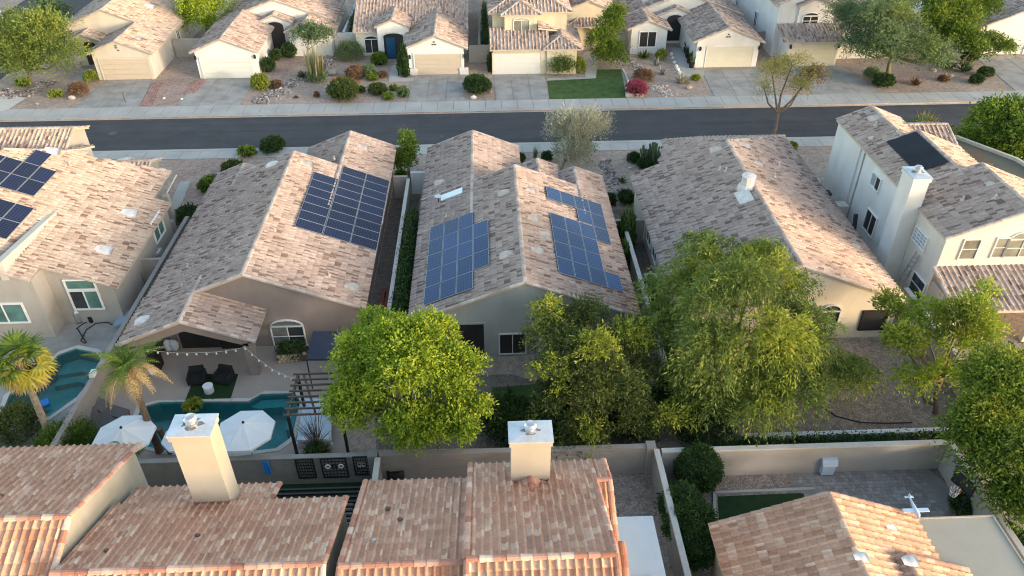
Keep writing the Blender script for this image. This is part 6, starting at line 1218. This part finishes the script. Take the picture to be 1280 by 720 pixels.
# beige house yard
p = G(103,405); t = thing('pool_pump', 'pool pump and pipes against the beige house wall', 'pool pump', p)
m_ = MB(); m_.lathe((p.x-.2,p.y+.3,0), [(.28,0),(.3,.2),(.3,.75),(.2,.95),(.06,1.0)], 12); m_.build('filter_tank', ALU, t, None, True); m_ = MB(); m_.lathe((p.x+.5,p.y+.2,0), [(.15,0),(.17,.1),(.17,.4),(.05,.5)], 10); m_.build('pump', BLACK, t)
for k_ in range(4): m_ = MB(); m_.tube([(p.x-.8+.3*k_,p.y+.5,0),(p.x-.7+.3*k_,p.y+.45,1.0+.15*k_),(p.x+.3*k_,p.y+.3,.5)], .035, 5); m_.build('pipe', BROWN, t)
t = thing('garden_hose', 'dark hose looping over the beige house patio', 'hose', G(110,420)); m_ = MB(); m_.tube([G(*q,.05) for q in ((97,411),(103,421),(108,428),(106,429),(101,426),(108,412),(120,404),(135,403),(140,406))], .03, 5); m_.tube([G(*q,.04) for q in ((95,411),(105,404),(120,399),(134,400))], .03, 5); m_.build('hose', BLACK, t)
m_ = MB(); P_ = [tuple(G(*q,.4)[:2]) for q in ((141,408),(150,392),(163,388),(160,402))]; m_.prism(P_, .3, .42); single(m_, 'spa_cover', LID, G(150,398,.4), 'pale blue rigid cover lying by the wall at the beige house', 'pool cover')
t = thing('branch_pile', 'pile of bare branches between beige house and wall', 'branches', G(178,352)); m_ = MB()
for i in range(22): a = G(178,352)+Vector((random.uniform(-.5,.5),random.uniform(-1.5,1.5),.1)); m_.tube([a, a+Vector((random.uniform(-.4,.4),random.uniform(-.6,.6),random.uniform(.4,1.4)))], [.025,.008], 4)
m_.build('twigs', BARK, t)
m_ = MB(); P_ = [tuple(G(*q,.15)[:2]) for q in ((46,503),(60,498),(62,505),(48,512))]; m_.prism(P_, .02, .2); single(m_, 'pool_float', BLUE, G(54,505,.1), 'bright blue float at the near end of the curved pool', 'pool float')
m_ = MB(); g_ = G(120,440,1.9); m_.box(-20.75,-20.5,30.5,30.9,1.83,2.05); single(m_, 'wall_box', METALW, (-20.6,30.7,1.9), 'small white box fixed on the wall between the pools', 'box')
t = thing('bench', 'long red brown bench in the gap between the brown and grey walled houses', 'bench', (-6.5,38,0)); 
for dx in (-.14,.14): m_ = MB(); m_.box(-6.5+dx-.1,-6.5+dx+.1,36.6,39.6,.42,.47); m_.build('seat_board', REDB, t)
for y in (36.8,39.4): m_ = MB(); m_.box(-6.7,-6.3,y-.04,y+.04,0,.42); m_.build('leg', REDB, t)
# across the street
t = thing('street_lamp', 'pale street lamp pole rising out of the corner tree', 'street lamp', (-49.6,82.0,0)); m_ = MB(); b_ = G(22,72); b_ = Vector((b_.x,b_.y,0)); t.location = b_; W0[t.name] = b_.copy(); m_.tube([b_, b_+Vector((0,0,9.2))], [.11,.07], 8); m_.build('pole', ALU, t); m_ = MB(); m_.beam(b_+Vector((0,0,9.1)), b_+Vector((-1.4,0,9.3)), .06, .06); m_.box(b_.x-1.9,b_.x-1.35,b_.y-.12,b_.y+.12,9.22,9.36); m_.build('lamp_head', ALU, t)
t = thing('bench', 'pinkish garden bench behind the corner tree beside the tan house', 'bench', G(99,84)); g_ = G(99,84); m_ = MB(); m_.box(g_.x-.3,g_.x+.3,g_.y-.2,g_.y+1.6,.4,.5); m_.build('seat', VENT, t)
for y in (0,1.4): m_ = MB(); m_.box(g_.x-.25,g_.x+.25,g_.y+y-.05,g_.y+y+.05,0,.4); m_.build('leg', VENT, t)
for i, q in enumerate(((857,66),(859,72),(861,79),(864,85))):
    g_ = G(*q); t = thing('plant_pot', 'dark potted plant beside the off white garage wall, %s of the row' % ('farthest from the street','second from the back','third from the back','closest to the driveway')[i], 'plant pot', g_, 'dark pots along the garage wall')
    m_ = MB(); m_.lathe(tuple(g_), [(.2,0),(.3,.5),(.32,.55),(.25,.5)], 10); m_.build('pot', BLACK, t); leafobj('plant', [leaf_arrays(np.tile([g_.x,g_.y,.45], (26,1)), rng.normal(0,.4,(26,3))+np.array([0,0,1.2]), .9, .1, rng.random(26))], L_DEEP, t)
for i, q in enumerate(((839,69),(841,74),(843,79),(845,84),(847,88),(849,92))):
    g_ = G(*q); m_ = MB(); m_.blob((g_.x,g_.y,.12), (.22,.28,.2), 7, 4, .2); single(m_, 'border_stone', BOULDW, g_, 'pale border stone edging the entry path, %s' % ('farthest from the street','second from the arched entry','third from the arched entry','third from the cactus clump','second from the cactus clump','nearest the cactus clump')[i], 'stone', 'stones edging the entry path')
def boulder(label, px, py, wpx, mt_=BOULD):
    g_ = G(px,py); r = wpx/2*PX(g_)[2]/F_PX; m_ = MB(); m_.blob((g_.x,g_.y+r*.5,r*.45), (r,r*.75,r*.62), 8, 6, .12); single(m_, 'boulder', mt_, g_, label, 'boulder')
boulder('pale round boulder below the corner tree', 89,125,9,VENT); boulder('large dark grey boulder beside the tall pale stems', 415,95,15,BLOCK); boulder('white boulder in front of the large oval bush', 592,124,8,BOULDW); boulder('small brown boulder right of the oval bush', 613,116,5); boulder('orange brown boulder under the cactus clump', 861,112,9)
boulder('pale boulder at the foot of the forked trunk', 1113,98,8,VENT); boulder('light boulder in the gravel by the blue grey plant', 1190,96,6,VENT); boulder('tan upright boulder below the big grey green tree', 1168,90,8); boulder('white boulder at the head of the dry creek', 754,202,6,BOULDW); boulder('small white stone beside the dry creek', 787,211,4,BOULDW); boulder('white stone on the tree side of the rock bed', 351,112,5,BOULDW); boulder('small white light stone on the brick edged gravel', 205,124,4,BOULDW); boulder('second white light stone nearer the white garage', 227,125,4,BOULDW); boulder('brown stone by the pavement under the corner tree', 46,131,5)
m_ = MB(); m_.tube([G(*q,.08) for q in ((778,86),(782,93),(785,101),(785,108))], .09, 6); single(m_, 'garden_edging', VENTW, G(782,95), 'white curved edging between lawn and cactus garden', 'edging')
m_ = MB(); m_.box(*sorted((G(783,124).x,G(806,124).x)), 70.6, 71.0, 0, .35); single(m_, 'low_wall', BLOCKT, G(795,124), 'small pale retaining block under the magenta bush', 'wall')['kind'] = 'thing'
for i, q in enumerate(((110,106),(157,128))): g_ = G(*q); m_ = MB(); m_.lathe(tuple(g_), [(.05,0),(.05,.9),(.09,.92),(.02,1.0)], 6); single(m_, 'marker_post', L_YG if i == 0 else BROWN, g_, ('yellow marker post by the tan garage corner','short brown post by the tan driveway')[i], 'post')
m_ = MB(); m_.tube([G(*q,.04) for q in ((1025,506),(1045,520),(1075,528),(1110,529),(1140,528))], .035, 5); single(m_, 'irrigation_hose', BLACK, G(1075,528), 'dark irrigation hose lying across the brown gravel yard', 'hose')
m_ = MB(); m_.tube([G(1146,463,.1), G(1150,488,.05), G(1158,503,.05), G(1172,506,.05)], .06, 5); single(m_, 'fallen_branch', BARK, G(1155,490), 'bare curved branch lying near the open green tree', 'branch')
m_ = MB(); g_ = G(1255,668,.6); m_.blob((g_.x,g_.y,.6), (.2,.2,.22), 8, 6, .02); single(m_, 'garden_globe', METALW, g_, 'white globe among the leaves at the right edge', 'lamp', None, True)
t = thing('leaning_panels', 'grey panel leaning on the beige house pool side', 'panel', G(63,412)); m_ = MB(); m_.beam(G(63,388,1.4), G(75,412,0), .06, .12); m_.build('board', BROWN, t)
# satellite dish on the brown roof ridge, vents on the near parapet
t = thing('satellite_dish', 'small grey satellite dish on the grey walled house roof', 'satellite dish', (-3.2,44.0,3.2)); m_ = MB(); m_.tube([(-3.3,45.6,3.05),(-3.3,45.6,3.5)], .03); m_.build('mast', BLACK, t); m_ = MB(); m_.lathe((-3.3,45.6,3.5), [(.05,0),(.2,.06),(.25,.12)], 12); m_.build('dish', ALU, t)
